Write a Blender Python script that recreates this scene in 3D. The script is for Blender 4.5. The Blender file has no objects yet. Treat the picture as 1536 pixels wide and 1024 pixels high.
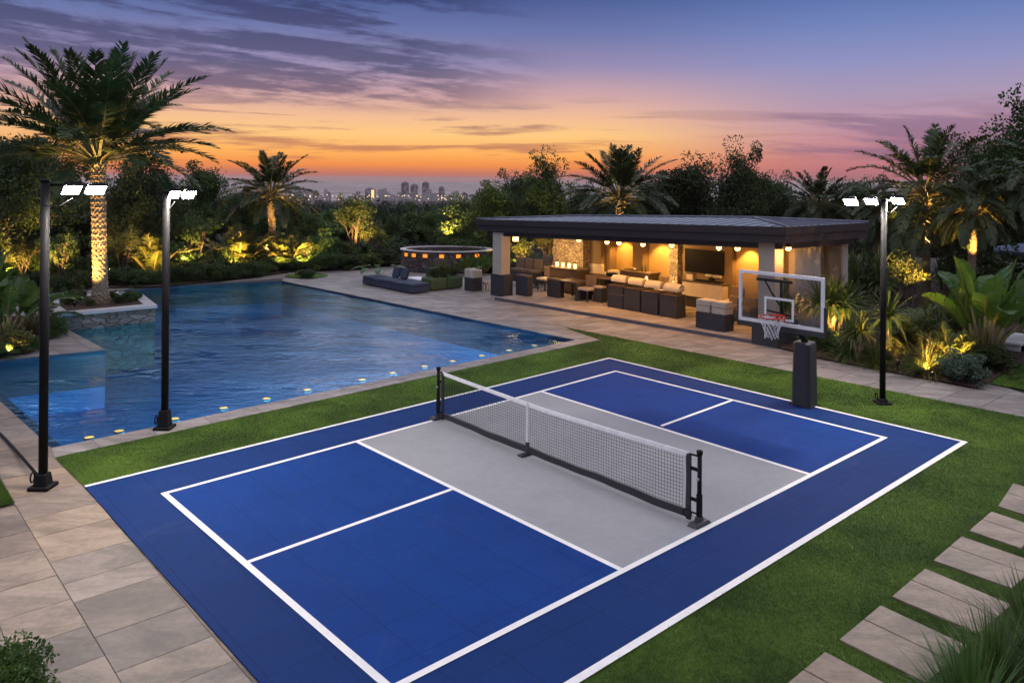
import bpy, bmesh, math, random
import numpy as np
from mathutils import Vector, Matrix
from mathutils.geometry import tessellate_polygon

S = bpy.context.scene
COL = S.collection
random.seed(7)
PI = math.pi
# ------------------------------------------------------------------ camera model
F, HY, CAMZ, ROLL = 1180.0, 268.0, 4.5, 0.008      # focal and horizon in pixels of the 1536x1024 frame
cR, sR = math.cos(ROLL), math.sin(ROLL)
def ray(px, py):
    a, b = (px - 768) / F, (py - HY) / F
    return (cR * a - sR * b, sR * a + cR * b)        # x right, y down, at depth one
def G(px, py, z=0.0):
    x, y = ray(px, py)
    d = (CAMZ - z) / y
    return Vector((x * d, d, z))
def D(px, py, d):
    x, y = ray(px, py)
    return Vector((x * d, d, CAMZ - y * d))
def PG(pts, z=0.0):
    return [G(a, b, z) for a, b in pts]
YAW = 0.724
U = Vector((math.cos(YAW), math.sin(YAW), 0)); V = Vector((U.y, -U.x, 0)); ZZ = Vector((0, 0, 1))

cam_d = bpy.data.cameras.new('camera'); cam = bpy.data.objects.new('camera', cam_d); COL.objects.link(cam)
cam.location = (0, 0, CAMZ)
cam.rotation_euler = (PI / 2, -ROLL, 0)
cam.rotation_mode = 'XYZ'
cam.matrix_world = Matrix.Translation((0, 0, CAMZ)) @ Matrix.Rotation(PI / 2, 4, 'X') @ Matrix.Rotation(-ROLL * -1, 4, 'Z')
cam_d.sensor_width = 36; cam_d.lens = F / 1536 * 36; cam_d.shift_y = -(512 - HY) / 1536
cam_d.clip_start = 0.1; cam_d.clip_end = 30000
S.camera = cam

# ------------------------------------------------------------------ materials
def srgb(r, g, b):
    f = lambda c: (c / 255 / 12.92) if c <= 10 else ((c / 255 + .055) / 1.055) ** 2.4
    return (f(r), f(g), f(b))
class NT:
    def __init__(s, nt): s.nt = nt; s.n = nt.nodes; s.l = nt.links
    def new(s, t, **k):
        x = s.n.new(t)
        for a, b in k.items():
            if a.startswith('i_'): x.inputs[a[2:].replace('_', ' ')].default_value = b
            else: setattr(x, a, b)
        return x
    def link(s, a, b): s.l.new(a, b)
    def math(s, op, a, b=None, c=None, clamp=False):
        m = s.n.new('ShaderNodeMath'); m.operation = op; m.use_clamp = clamp
        for i, v in enumerate((a, b, c)):
            if v is None: continue
            if isinstance(v, (int, float)): m.inputs[i].default_value = v
            else: s.l.new(v, m.inputs[i])
        return m.outputs[0]
    def mix(s, fac, a, b, t='RGBA', mode='MIX'):
        m = s.n.new('ShaderNodeMix'); m.data_type = t; m.blend_type = mode
        ia, ib = (6, 7) if t == 'RGBA' else (2, 3)
        for i, v in ((0, fac), (ia, a), (ib, b)):
            if isinstance(v, (int, float)): m.inputs[i].default_value = v
            elif isinstance(v, (tuple, list)): m.inputs[i].default_value = (*v[:3], 1)
            else: s.l.new(v, m.inputs[i])
        return m.outputs[2 if t == 'RGBA' else 0]
    def sm(s, v, a, b, lo=0.0, hi=1.0):
        m = s.n.new('ShaderNodeMapRange'); m.interpolation_type = 'SMOOTHSTEP'
        s.l.new(v, m.inputs[0]); m.inputs[1].default_value = a; m.inputs[2].default_value = b
        m.inputs[3].default_value = lo; m.inputs[4].default_value = hi
        return m.outputs[0]
    def noise(s, vec, scale, detail=3, rough=.55, dist=0):
        n = s.n.new('ShaderNodeTexNoise'); n.inputs['Scale'].default_value = scale; n.inputs['Detail'].default_value = detail
        n.inputs['Roughness'].default_value = rough; n.inputs['Distortion'].default_value = dist
        if vec is not None: s.l.new(vec, n.inputs['Vector'])
        return n.outputs[0]
def newmat(name):
    m = bpy.data.materials.new(name); m.use_nodes = True
    t = NT(m.node_tree); b = t.n['Principled BSDF']
    return m, t, b
MATS = {}
def mat(name, col, rough=.6, var=.15, scale=4., bump=.2, bscale=40., metal=0., spec=.5, tint=0., col2=None, obj=False):
    """plain surface with colour variation at two scales and a fine bump; tint uses the per-face 'tint' attribute"""
    if name in MATS: return MATS[name]
    m, t, b = newmat(name)
    tc = t.new('ShaderNodeTexCoord') if obj else t.new('ShaderNodeNewGeometry')
    P = tc.outputs['Object'] if obj else tc.outputs['Position']
    n1 = t.noise(P, scale, 5, .6); n2 = t.noise(P, scale * 7, 3)
    k = t.math('ADD', t.math('MULTIPLY', n1, .65), t.math('MULTIPLY', n2, .35))
    k = t.sm(k, .3, .7)
    lo = tuple(c * (1 - var) for c in col); hi = tuple(min(1, c * (1 + var)) for c in (col2 or col))
    c = t.mix(k, lo, hi)
    if tint:
        a = t.new('ShaderNodeAttribute', attribute_name='tint')
        f = t.math('MULTIPLY_ADD', a.outputs['Fac'], 2 * tint, 1 - tint)
        cb = t.new('ShaderNodeCombineColor')
        for i in range(3): t.link(f, cb.inputs[i])
        c = t.mix(1.0, c, cb.outputs[0], mode='MULTIPLY')
    t.link(c, b.inputs['Base Color'])
    b.inputs['Metallic'].default_value = metal
    b.inputs['Specular IOR Level'].default_value = spec
    r = t.math('MULTIPLY_ADD', n2, .25, rough - .125, clamp=True); t.link(r, b.inputs['Roughness'])
    if bump:
        bp = t.new('ShaderNodeBump'); bp.inputs['Strength'].default_value = bump; bp.inputs['Distance'].default_value = .01
        t.link(t.noise(P, bscale, 4), bp.inputs['Height']); t.link(bp.outputs[0], b.inputs['Normal'])
    MATS[name] = m
    return m
def leafmat(name, c1, c2, trans=.3, rough=.45, scale=1.5):
    m = bpy.data.materials.new(name); m.use_nodes = True; t = NT(m.node_tree)
    t.n.remove(t.n['Principled BSDF']); out = t.n['Material Output']
    g = t.new('ShaderNodeNewGeometry'); a = t.new('ShaderNodeAttribute', attribute_name='tint')
    oi = t.new('ShaderNodeObjectInfo')
    k = t.math('ADD', t.math('MULTIPLY', t.sm(t.noise(g.outputs['Position'], scale, 2), .3, .7), .4), t.math('MULTIPLY', a.outputs['Fac'], .6))
    c = t.mix(k, c1, c2)
    h = t.new('ShaderNodeHueSaturation'); t.link(c, h.inputs['Color'])
    t.link(t.math('MULTIPLY_ADD', oi.outputs['Random'], .04, .48), h.inputs['Hue'])
    t.link(t.math('MULTIPLY_ADD', oi.outputs['Random'], .5, .75), h.inputs['Value'])
    c = h.outputs[0]
    d = t.new('ShaderNodeBsdfPrincipled'); t.link(c, d.inputs['Base Color']); d.inputs['Roughness'].default_value = rough
    d.inputs['Specular IOR Level'].default_value = .35
    tr = t.new('ShaderNodeBsdfTranslucent'); t.link(c, tr.inputs['Color'])
    mx = t.new('ShaderNodeMixShader'); mx.inputs[0].default_value = trans
    t.link(d.outputs[0], mx.inputs[1]); t.link(tr.outputs[0], mx.inputs[2]); t.link(mx.outputs[0], out.inputs[0])
    return m
def emitmat(name, col, strength):
    m = bpy.data.materials.new(name); m.use_nodes = True; t = NT(m.node_tree)
    b = t.n['Principled BSDF']; b.inputs['Base Color'].default_value = (col[0] * .45, col[1] * .45, col[2] * .45, 1)
    b.inputs['Emission Color'].default_value = (*col, 1); b.inputs['Emission Strength'].default_value = strength
    return m

# ------------------------------------------------------------------ mesh building
class MB:
    def __init__(s): s.bm = bmesh.new()
    def face(s, pts, smooth=False):
        vs = [s.bm.verts.new(p) for p in pts]
        f = s.bm.faces.new(vs); f.smooth = smooth; return f
    def box(s, c, ax, ay, sx, sy, z0, z1, bev=0., seg=2, taper=0.):
        """box centred on c in plan, along axes ax, ay; z0..z1; bevel; taper shrinks the top"""
        c = Vector((c[0], c[1], 0)); vs = []
        for z, k in ((z0, 1.), (z1, 1. - taper)):
            for a, b in ((-1, -1), (1, -1), (1, 1), (-1, 1)):
                vs.append(s.bm.verts.new(c + ax * (a * sx / 2 * k) + ay * (b * sy / 2 * k) + ZZ * z))
        fs = [s.bm.faces.new([vs[i] for i in q]) for q in ((3, 2, 1, 0), (4, 5, 6, 7), (0, 1, 5, 4), (1, 2, 6, 5), (2, 3, 7, 6), (3, 0, 4, 7))]
        if bev:
            es = list({e for f in fs for e in f.edges})
            bmesh.ops.bevel(s.bm, geom=es, offset=bev, segments=seg, affect='EDGES', profile=.6)
        return s
    def nbox(s, N, a, b, z0, z1, bev=0., seg=2, taper=0.):
        """N = near corner in plan; a metres to the left-back (-V), b metres to the right-back (+U)"""
        c = N - V * (a / 2) + U * (b / 2)
        return s.box(c, V, U, a, b, z0, z1, bev, seg, taper)
    def hexa(s, bot, top, bev=0.):
        vs = [s.bm.verts.new(p) for p in list(bot) + list(top)]; n = len(bot)
        fs = [s.bm.faces.new(vs[:n][::-1]), s.bm.faces.new(vs[n:])]
        for i in range(n): fs.append(s.bm.faces.new([vs[i], vs[(i + 1) % n], vs[n + (i + 1) % n], vs[n + i]]))
        if bev:
            bmesh.ops.bevel(s.bm, geom=list({e for f in fs for e in f.edges}), offset=bev, segments=2, affect='EDGES')
        return s
    def prism(s, pts, z0, z1, bev=0.):
        """extruded outline (list of plan points)"""
        return s.hexa([Vector((p[0], p[1], z0)) for p in pts], [Vector((p[0], p[1], z1)) for p in pts], bev)
    def tube(s, pts, rad, n=8, cap=True, smooth=True):
        pts = [Vector(p) for p in pts]; rings = []
        rad = rad if isinstance(rad, (list, tuple)) else [rad] * len(pts)
        up = None
        for i, p in enumerate(pts):
            d = (pts[min(i + 1, len(pts) - 1)] - pts[max(i - 1, 0)]).normalized()
            if up is None:
                up = Vector((0, 0, 1)) if abs(d.z) < .9 else Vector((1, 0, 0))
            x = d.cross(up)
            if x.length < 1e-5: x = d.orthogonal()
            x.normalize(); y = x.cross(d).normalized(); up = y
            rings.append([s.bm.verts.new(p + (x * math.cos(2 * PI * k / n) + y * math.sin(2 * PI * k / n)) * rad[i]) for k in range(n)])
        for r0, r1 in zip(rings, rings[1:]):
            for k in range(n):
                f = s.bm.faces.new([r0[k], r0[(k + 1) % n], r1[(k + 1) % n], r1[k]]); f.smooth = smooth
        if cap:
            s.bm.faces.new(rings[0][::-1]); s.bm.faces.new(rings[-1])
        return s
    def lathe(s, c, prof, n=24, smooth=True, cap=True):
        rings = []
        for r, z in prof:
            rings.append([s.bm.verts.new((c[0] + r * math.cos(2 * PI * k / n), c[1] + r * math.sin(2 * PI * k / n), z)) for k in range(n)])
        for r0, r1 in zip(rings, rings[1:]):
            for k in range(n):
                f = s.bm.faces.new([r0[k], r0[(k + 1) % n], r1[(k + 1) % n], r1[k]]); f.smooth = smooth
        if cap: s.bm.faces.new(rings[0][::-1]); s.bm.faces.new(rings[-1])
        return s
    def obj(s, name, m, parent=None, **tags):
        me = bpy.data.meshes.new(name)
        bmesh.ops.recalc_face_normals(s.bm, faces=s.bm.faces[:])
        if s.bm.faces and all(f.normal.z < -.9 for f in s.bm.faces): bmesh.ops.reverse_faces(s.bm, faces=s.bm.faces[:])
        s.bm.to_mesh(me); s.bm.free()
        me.materials.append(m)
        return link(name, me, parent, **tags)
def link(name, me, parent=None, label=None, cat=None, group=None, kind=None, loc=None):
    o = bpy.data.objects.new(name, me); COL.objects.link(o)
    if parent is not None:
        o.parent = parent
        if loc is None: o.matrix_parent_inverse = Matrix.Translation(-Vector(parent.location)) if not parent.parent else (parent.matrix_parent_inverse if False else Matrix.Identity(4))
    if loc is not None: o.location = loc
    tag(o, label, cat, group, kind)
    return o
def tag(o, label=None, cat=None, group=None, kind=None):
    if label: o['label'] = label
    if cat: o['category'] = cat
    if group: o['group'] = group
    if kind: o['kind'] = kind
    return o
def thing(name, label, cat, loc=(0, 0, 0), group=None):
    o = bpy.data.objects.new(name, None); COL.objects.link(o); o.location = loc; o.empty_display_size = .1
    return tag(o, label, cat, group)
def struct(name, mb, m): return mb.obj(name, m, kind='structure')
# the whole geometry of a thing is written in world coordinates; children of an Empty get the inverse of its place
def bulk(name, verts, faces, m, tint=None, parent=None, mats=None, midx=None, smooth=False):
    """numpy mesh: verts (n,3), faces (k,3) or (k,4)"""
    me = bpy.data.meshes.new(name); verts = np.asarray(verts, dtype=np.float32)
    if isinstance(faces, np.ndarray): fl = [faces]
    else: fl = faces
    nf = sum(len(f) for f in fl); loops = np.concatenate([f.reshape(-1) for f in fl]).astype(np.int32)
    tot = np.concatenate([np.full(len(f), f.shape[1], dtype=np.int32) for f in fl])
    me.vertices.add(len(verts)); me.vertices.foreach_set('co', verts.reshape(-1))
    me.loops.add(len(loops)); me.loops.foreach_set('vertex_index', loops)
    me.polygons.add(nf); st = np.concatenate(([0], np.cumsum(tot)[:-1])).astype(np.int32)
    me.polygons.foreach_set('loop_start', st); me.polygons.foreach_set('loop_total', tot)
    if smooth: me.polygons.foreach_set('use_smooth', np.ones(nf, dtype=bool))
    for x in (mats or [m]): me.materials.append(x)
    if midx is not None: me.polygons.foreach_set('material_index', np.asarray(midx, dtype=np.int32))
    if tint is not None:
        at = me.attributes.new('tint', 'FLOAT', 'FACE'); at.data.foreach_set('value', np.asarray(tint, dtype=np.float32))
    me.update(calc_edges=True); me.validate()
    return me

# ------------------------------------------------------------------ world: dusk sky
W = bpy.data.worlds.new('World'); S.world = W; W.use_nodes = True
t = NT(W.node_tree)
bg = t.n['Background']
tc = t.new('ShaderNodeTexCoord')
sep = t.new('ShaderNodeSeparateXYZ'); t.link(tc.outputs['Generated'], sep.inputs[0])
el = t.math('MULTIPLY', t.math('ARCSINE', sep.outputs['Z']), 180 / PI)
az = t.math('MULTIPLY', t.math('ARCTAN2', sep.outputs['X'], sep.outputs['Y']), 180 / PI)
def ramp(fac, stops):
    r = t.new('ShaderNodeValToRGB'); r.color_ramp.interpolation = 'EASE' if False else 'LINEAR'
    e = r.color_ramp.elements
    while len(e) > 1: e.remove(e[-1])
    e[0].position = stops[0][0]; e[0].color = (*srgb(*stops[0][1]), 1)
    for p, c in stops[1:]:
        x = e.new(p); x.color = (*srgb(*c), 1)
    t.link(fac, r.inputs[0]); return r.outputs[0]
def el2f(e): return (e + 5) / 50
ef = t.math('MULTIPLY_ADD', el, 1 / 50, 5 / 50, clamp=True)
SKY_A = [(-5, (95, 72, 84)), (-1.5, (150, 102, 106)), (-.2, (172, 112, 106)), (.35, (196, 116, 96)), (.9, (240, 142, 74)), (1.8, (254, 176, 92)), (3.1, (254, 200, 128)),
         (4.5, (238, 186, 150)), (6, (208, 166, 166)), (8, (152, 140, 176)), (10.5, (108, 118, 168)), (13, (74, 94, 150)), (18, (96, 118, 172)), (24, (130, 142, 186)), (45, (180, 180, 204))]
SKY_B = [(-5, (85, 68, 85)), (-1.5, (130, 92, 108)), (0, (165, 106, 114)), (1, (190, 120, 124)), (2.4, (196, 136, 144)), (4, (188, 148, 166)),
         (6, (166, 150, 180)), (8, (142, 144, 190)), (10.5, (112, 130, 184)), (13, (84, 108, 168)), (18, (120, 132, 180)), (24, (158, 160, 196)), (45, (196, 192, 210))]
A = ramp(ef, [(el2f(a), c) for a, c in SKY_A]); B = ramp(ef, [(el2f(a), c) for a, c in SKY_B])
side = t.math('MAXIMUM', t.sm(az, 4, 24), t.sm(az, -22, -60))
base = t.mix(side, A, B)
# stratus streaks: noise in azimuth / elevation, tilted down to the right
cv = t.new('ShaderNodeCombineXYZ')
t.link(t.math('MULTIPLY', az, .04), cv.inputs[0]); t.link(t.math('ADD', t.math('MULTIPLY', el, .46), t.math('MULTIPLY', az, .045)), cv.inputs[1])
n1 = t.noise(cv.outputs[0], 1.15, 7, .62, .35)
cv2 = t.new('ShaderNodeCombineXYZ'); t.link(t.math('MULTIPLY', az, .06), cv2.inputs[0])
t.link(t.math('MULTIPLY_ADD', el, .95, 7.3), cv2.inputs[1])
n2 = t.noise(cv2.outputs[0], 1.0, 6, .6, .3)
cv3 = t.new('ShaderNodeCombineXYZ'); t.link(t.math('MULTIPLY', az, .35), cv3.inputs[0]); t.link(t.math('MULTIPLY', el, 1.6), cv3.inputs[1])
n3 = t.noise(cv3.outputs[0], 1.3, 6, .65, .4)
left = t.math('MULTIPLY', t.sm(az, 5, -8), t.math('MULTIPLY', t.sm(el, 4.2, 6.2), t.sm(el, 30, 14)))
m1 = t.math('MULTIPLY', t.sm(t.math('ADD', n1, t.math('MULTIPLY', t.math('SUBTRACT', n3, .5), .26)), .40, .56), left)
low = t.math('MULTIPLY', t.sm(el, .7, 1.6), t.sm(el, 6.5, 4))
m2 = t.math('MULTIPLY', t.math('MULTIPLY', t.sm(n2, .50, .61), low), t.sm(az, 14, -2, .35, .85))
right = t.math('MULTIPLY', t.sm(az, 12, 20), t.math('MULTIPLY', t.sm(el, .6, 1.6), t.sm(el, 5.6, 3.6)))
m3 = t.math('MULTIPLY', t.sm(n1, .46, .58), right)
ccol = ramp(ef, [(el2f(0), (190, 105, 85)), (el2f(2.5), (178, 112, 92)), (el2f(5), (134, 106, 120)), (el2f(8), (90, 88, 122)), (el2f(13), (54, 62, 106)), (el2f(20), (60, 66, 112)), (el2f(40), (110, 110, 150))])
c = t.mix(t.math('MULTIPLY', m1, .9), base, ccol)
c = t.mix(t.math('MULTIPLY', m2, .85), c, ccol)
c = t.mix(t.math('MULTIPLY', m3, .6), c, srgb(118, 96, 130))
# bright cloud added overhead, out of frame, to light the court and pool reflections
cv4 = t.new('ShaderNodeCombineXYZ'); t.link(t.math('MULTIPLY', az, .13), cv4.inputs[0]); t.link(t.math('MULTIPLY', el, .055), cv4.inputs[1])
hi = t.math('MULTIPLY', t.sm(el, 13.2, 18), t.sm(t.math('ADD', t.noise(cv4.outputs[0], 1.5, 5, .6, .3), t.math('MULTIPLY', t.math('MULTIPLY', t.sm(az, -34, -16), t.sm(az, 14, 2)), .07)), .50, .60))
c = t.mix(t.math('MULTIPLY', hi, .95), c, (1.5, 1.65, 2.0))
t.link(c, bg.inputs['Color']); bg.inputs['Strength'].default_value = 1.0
W.cycles.sampling_method = 'AUTOMATIC' if hasattr(W, 'cycles') else None

# one low weak sun just under the orange band, the last glow of the sunset
sl = bpy.data.lights.new('sun', 'SUN'); sl.energy = .04; sl.angle = math.radians(12); sl.color = (1, .62, .4)
so = bpy.data.objects.new('sun', sl); COL.objects.link(so)
so.rotation_euler = Vector((0.15, -1, -.12)).to_track_quat('-Z', 'Y').to_euler()
# ------------------------------------------------------------------ ground, court, pool, paving
def inter(p, a, q, b):
    """plan intersection of p+s*a and q+t*b"""
    den = a.x * b.y - a.y * b.x; s = ((q.x - p.x) * b.y - (q.y - p.y) * b.x) / den
    return p + a * s
Vn = Vector
POOL = PG([(84, 683), (868, 508), (425, 426.5), (268, 436.5), (190, 444), (80, 470), (95, 499), (162, 534), (-56, 559)])
POOLPX = POOL
def poly_sheet(mb, outer, holes=(), z=None):
    loops = [[Vn((p[0], p[1], 0)) for p in outer]] + [[Vn((p[0], p[1], 0)) for p in h] for h in holes]
    flat = [p for l in loops for p in l]
    vs = [mb.bm.verts.new((p.x, p.y, z if z is not None else p.z)) for p in flat]
    for tri in tessellate_polygon(loops):
        try:
            f = mb.bm.faces.new([vs[i] for i in tri])
            f.normal_update()
            if f.normal.z < 0: f.normal_flip()
        except ValueError: pass
    return vs
def zt(r):
    """height of the land at distance r from the camera"""
    if r < 52: return -.05
    if r < 95: k = (r - 52) / 43; k = k * k * (3 - 2 * k); return -.05 - 7.0 * k
    if r < 2000: return -7.05 - (r - 95) * .0266
    return -57.7
# one ground sheet: flat near plot with a hole for the pool, then rings falling to the valley plain
g = MB(); ring0 = [Vn((52 * math.sin(2 * PI * k / 48), 52 * math.cos(2 * PI * k / 48), -.05)) for k in range(48)]
hole = [p.copy() for p in POOL]
vs = poly_sheet(g, ring0, [hole], z=-.05)
prev = vs[:48]
for r in (58, 65, 73, 82, 95, 130, 200, 320, 500, 900, 1500, 2000, 4000, 8000, 13000):
    cur = [g.bm.verts.new((r * math.sin(2 * PI * k / 48), r * math.cos(2 * PI * k / 48), zt(r))) for k in range(48)]
    for k in range(48):
        f = g.bm.faces.new([prev[k], prev[(k + 1) % 48], cur[(k + 1) % 48], cur[k]])
    prev = cur
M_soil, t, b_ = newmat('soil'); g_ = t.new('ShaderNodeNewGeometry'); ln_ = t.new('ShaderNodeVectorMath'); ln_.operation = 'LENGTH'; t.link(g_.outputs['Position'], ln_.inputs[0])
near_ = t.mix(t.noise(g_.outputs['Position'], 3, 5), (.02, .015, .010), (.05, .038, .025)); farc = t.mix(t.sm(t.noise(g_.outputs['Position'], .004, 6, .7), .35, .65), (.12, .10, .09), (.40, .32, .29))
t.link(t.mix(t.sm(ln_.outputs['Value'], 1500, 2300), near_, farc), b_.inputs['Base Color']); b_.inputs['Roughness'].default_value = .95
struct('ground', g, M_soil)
# distant low hills
h = MB(); nh = 90; fr = []; bk = []
for k in range(nh + 1):
    a = math.radians(-45 + 90 * k / nh); r = 9500
    hz = CAMZ - 60 + 60 * (.5 * math.sin(k * .31) + .3 * math.sin(k * .83 + 1) + .2 * math.sin(k * 1.9))
    fr.append((h.bm.verts.new((r * .93 * math.sin(a), r * .93 * math.cos(a), -60)), h.bm.verts.new((r * math.sin(a), r * math.cos(a), hz)), h.bm.verts.new((r * 1.1 * math.sin(a), r * 1.1 * math.cos(a), -60))))
for a, b in zip(fr, fr[1:]):
    h.bm.faces.new([a[0], b[0], b[1], a[1]]); h.bm.faces.new([a[1], b[1], b[2], a[2]])
struct('hills', h, mat('hill', (.06, .07, .06), .9, .3, .004, 0))

# --- court
OA, OB, OC = PG([(135, 740), (918, 535), (1453, 652)], .02); OD = G(572, 1212, .02)
CA, CB, CC, CD = PG([(254, 748), (928, 554), (1333, 647), (598.5, 1035.3)], .025)
K1a, K1b, K2a, K2b = PG([(541, 665.4), (944, 852.7), (816, 586), (1222, 704)], .025)
C1a, C1b, C2a, C2b = PG([(381, 849), (685, 735), (998, 635), (1103, 595)], .025)
def courtmat(name, col, seam, var=.12):
    m, t, b = newmat(name)
    g = t.new('ShaderNodeNewGeometry')
    def dot(v):
        d = t.new('ShaderNodeVectorMath'); d.operation = 'DOT_PRODUCT'; t.link(g.outputs['Position'], d.inputs[0]); d.inputs[1].default_value = v; return d.outputs['Value']
    ds = []
    for v, w in ((U, .61), (V, .61)):
        x = t.math('PINGPONG', dot(v), w / 2); ds.append(x)
    e = t.math('MINIMUM', ds[0], ds[1]); line = t.sm(e, .013, .003)
    fs = [t.math('PINGPONG', dot(v), .006) for v in (U, V)]
    grid = t.math('MULTIPLY', t.sm(fs[0], .0, .006), t.sm(fs[1], 0, .006))
    n = t.noise(g.outputs['Position'], .55, 6, .6); n2 = t.noise(g.outputs['Position'], 9, 5, .7); n3 = t.noise(g.outputs['Position'], 60, 2)
    wav = t.noise(g.outputs['Position'], 2.2, 8, .72, 1.2)
    k = t.math('ADD', t.math('ADD', t.math('MULTIPLY', n, .4), t.math('MULTIPLY', n2, .3)), t.math('MULTIPLY', wav, .3))
    k = t.sm(k, .36, .64)
    c = t.mix(k, tuple(x * (1 - var) for x in col), tuple(x * (1 + var) for x in col))
    c = t.mix(t.math('MULTIPLY', line, seam), c, tuple(x * .45 for x in col))
    dust = t.sm(t.noise(g.outputs['Position'], 1.3, 9, .75, .6), .55, .75)
    c = t.mix(t.math('MULTIPLY', dust, .045), c, (.3, .28, .26))
    sp = t.sm(n3, .62, .7); c = t.mix(t.math('MULTIPLY', sp, .05), c, (.25, .27, .34))
    mp_ = t.new('ShaderNodeMapping'); mp_.inputs['Rotation'].default_value = (0, 0, .9); mp_.inputs['Scale'].default_value = (.35, 2.2, 1); t.link(g.outputs['Position'], mp_.inputs[0])
    sc_ = t.sm(t.noise(mp_.outputs[0], 1.6, 7, .7, .8), .64, .74); c = t.mix(t.math('MULTIPLY', sc_, .3), c, tuple(x * .45 for x in col))
    t.link(c, b.inputs['Base Color'])
    t.link(t.math('MULTIPLY_ADD', n2, .3, .62), b.inputs['Roughness']); b.inputs['Specular IOR Level'].default_value = .10
    bp = t.new('ShaderNodeBump'); bp.inputs['Strength'].default_value = .35; bp.inputs['Distance'].default_value = .004
    t.link(t.math('ADD', t.math('MULTIPLY', grid, .4), t.math('ADD', t.math('MULTIPLY', line, -2.), t.math('MULTIPLY', n3, .8))), bp.inputs['Height']); t.link(bp.outputs[0], b.inputs['Normal'])
    return m
M_blue = courtmat('court_blue', (.0045, .038, .185), .36); M_navy = courtmat('court_navy', (.006, .030, .130), .36)
M_grey = courtmat('court_grey', (.30, .295, .295), .0, .08)
M_line = mat('line_paint', (.82, .78, .73), .6, .07, 3, .15, 60)
def sheet(name, pts, z, m):
    b = MB(); b.hexa([Vn((p.x, p.y, -.03)) for p in pts], [Vn((p.x, p.y, z)) for p in pts]); return struct(name, b, m)
sheet('court_border', [OA, OD, OC, OB], .020, M_navy)
def quad(name, pts, z, m):
    b = MB(); f = b.face([Vn((p.x, p.y, z)) for p in pts]); return struct(name, b, m)
quad('court_near_half', [CA, CD, K1b, K1a], .024, M_blue)
quad('court_far_half', [K2a, K2b, CC, CB], .024, M_blue)
quad('court_kitchen', [K1a, K1b, K2b, K2a], .024, M_grey)
ml = MB()
def pline(a, b, w, z, ea=0., eb=0.):
    d = (b - a); d.z = 0; d.normalize(); s = Vn((-d.y, d.x, 0)) * (w / 2); a = a - d * ea; b = b + d * eb
    ml.face([Vn((*(p.xy), z)) for p in (a - s, b - s, b + s, a + s)])
LW = .075
pline(CA, CB, LW, .028, LW / 2, LW / 2); pline(CD, CC, LW * 1.05, .028, LW / 2, LW / 2)
du = (CB - CA).normalized()
pline(CB, CC, LW, .0283, -LW / 2 * 0, 0); pline(CA, CD, LW * 1.1, .0283, 0, 0)
pline(K1a, K1b, LW, .0286, 0, 0); pline(K2a, K2b, LW, .0286, 0, 0)
pline(C1a, C1b, LW * .9, .0289, 0, 0); pline(C2a, C2b, LW * .9, .0289, 0, 0)
pline(OA, OB, .07, .0292, 0, .03); pline(OB, OC, .07, .0295, 0, .03); pline(OC, OD, .09, .0292, .03, 0)
struct('court_markings', ml, M_line)

# --- turf lawns
def turfmat():
    m, t, b = newmat('turf'); g = t.new('ShaderNodeNewGeometry'); P = g.outputs['Position']
    n = t.noise(P, .7, 5, .6); n2 = t.noise(P, 14, 4, .7); n3 = t.noise(P, 130, 3, .7)
    a = t.new('ShaderNodeAttribute', attribute_name='tint')
    k = t.math('ADD', t.math('ADD', t.math('MULTIPLY', n, .6), t.math('MULTIPLY', n2, .25)), t.math('MULTIPLY', n3, .15))
    k = t.math('ADD', t.sm(k, .36, .66), t.math('MULTIPLY_ADD', a.outputs['Fac'], .5, -.15))
    t.link(t.mix(k, (.042, .086, .009), (.155, .262, .030)), b.inputs['Base Color'])
    b.inputs['Roughness'].default_value = .7; b.inputs['Specular IOR Level'].default_value = .2
    bp = t.new('ShaderNodeBump'); bp.inputs['Strength'].default_value = .9; bp.inputs['Distance'].default_value = .03
    t.link(t.math('ADD', n3, t.math('MULTIPLY', n2, .6)), bp.inputs['Height']); t.link(bp.outputs[0], b.inputs['Normal'])
    return m
M_turf = turfmat()
LAWN = PG([(89, 697), (905, 507.5), (850, 489), (1536, 612), (2300, 749)], .014) + [Vn((11, 1.0, 0)), Vn((-.8, 1.0, 0)), OD - (OA - OD).normalized() * 1.5, OD, OA]
holeC = None
lw = MB(); poly_sheet(lw, LAWN, z=.014); lo = struct('lawn', lw, M_turf)
ln = G(30, 767, .02)
LAWN2 = [ln, ln - V * 3.2, ln - V * 3.2 - U * 5, ln - U * 5]
l2 = MB(); poly_sheet(l2, LAWN2, z=.03); struct('lawn', l2, M_turf)
LAWN3 = PG([(1489, 563), (1700, 600), (1700, 470), (1536, 533)], .03)
l3 = MB(); poly_sheet(l3, LAWN3, z=.03); struct('lawn', l3, M_turf)
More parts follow.
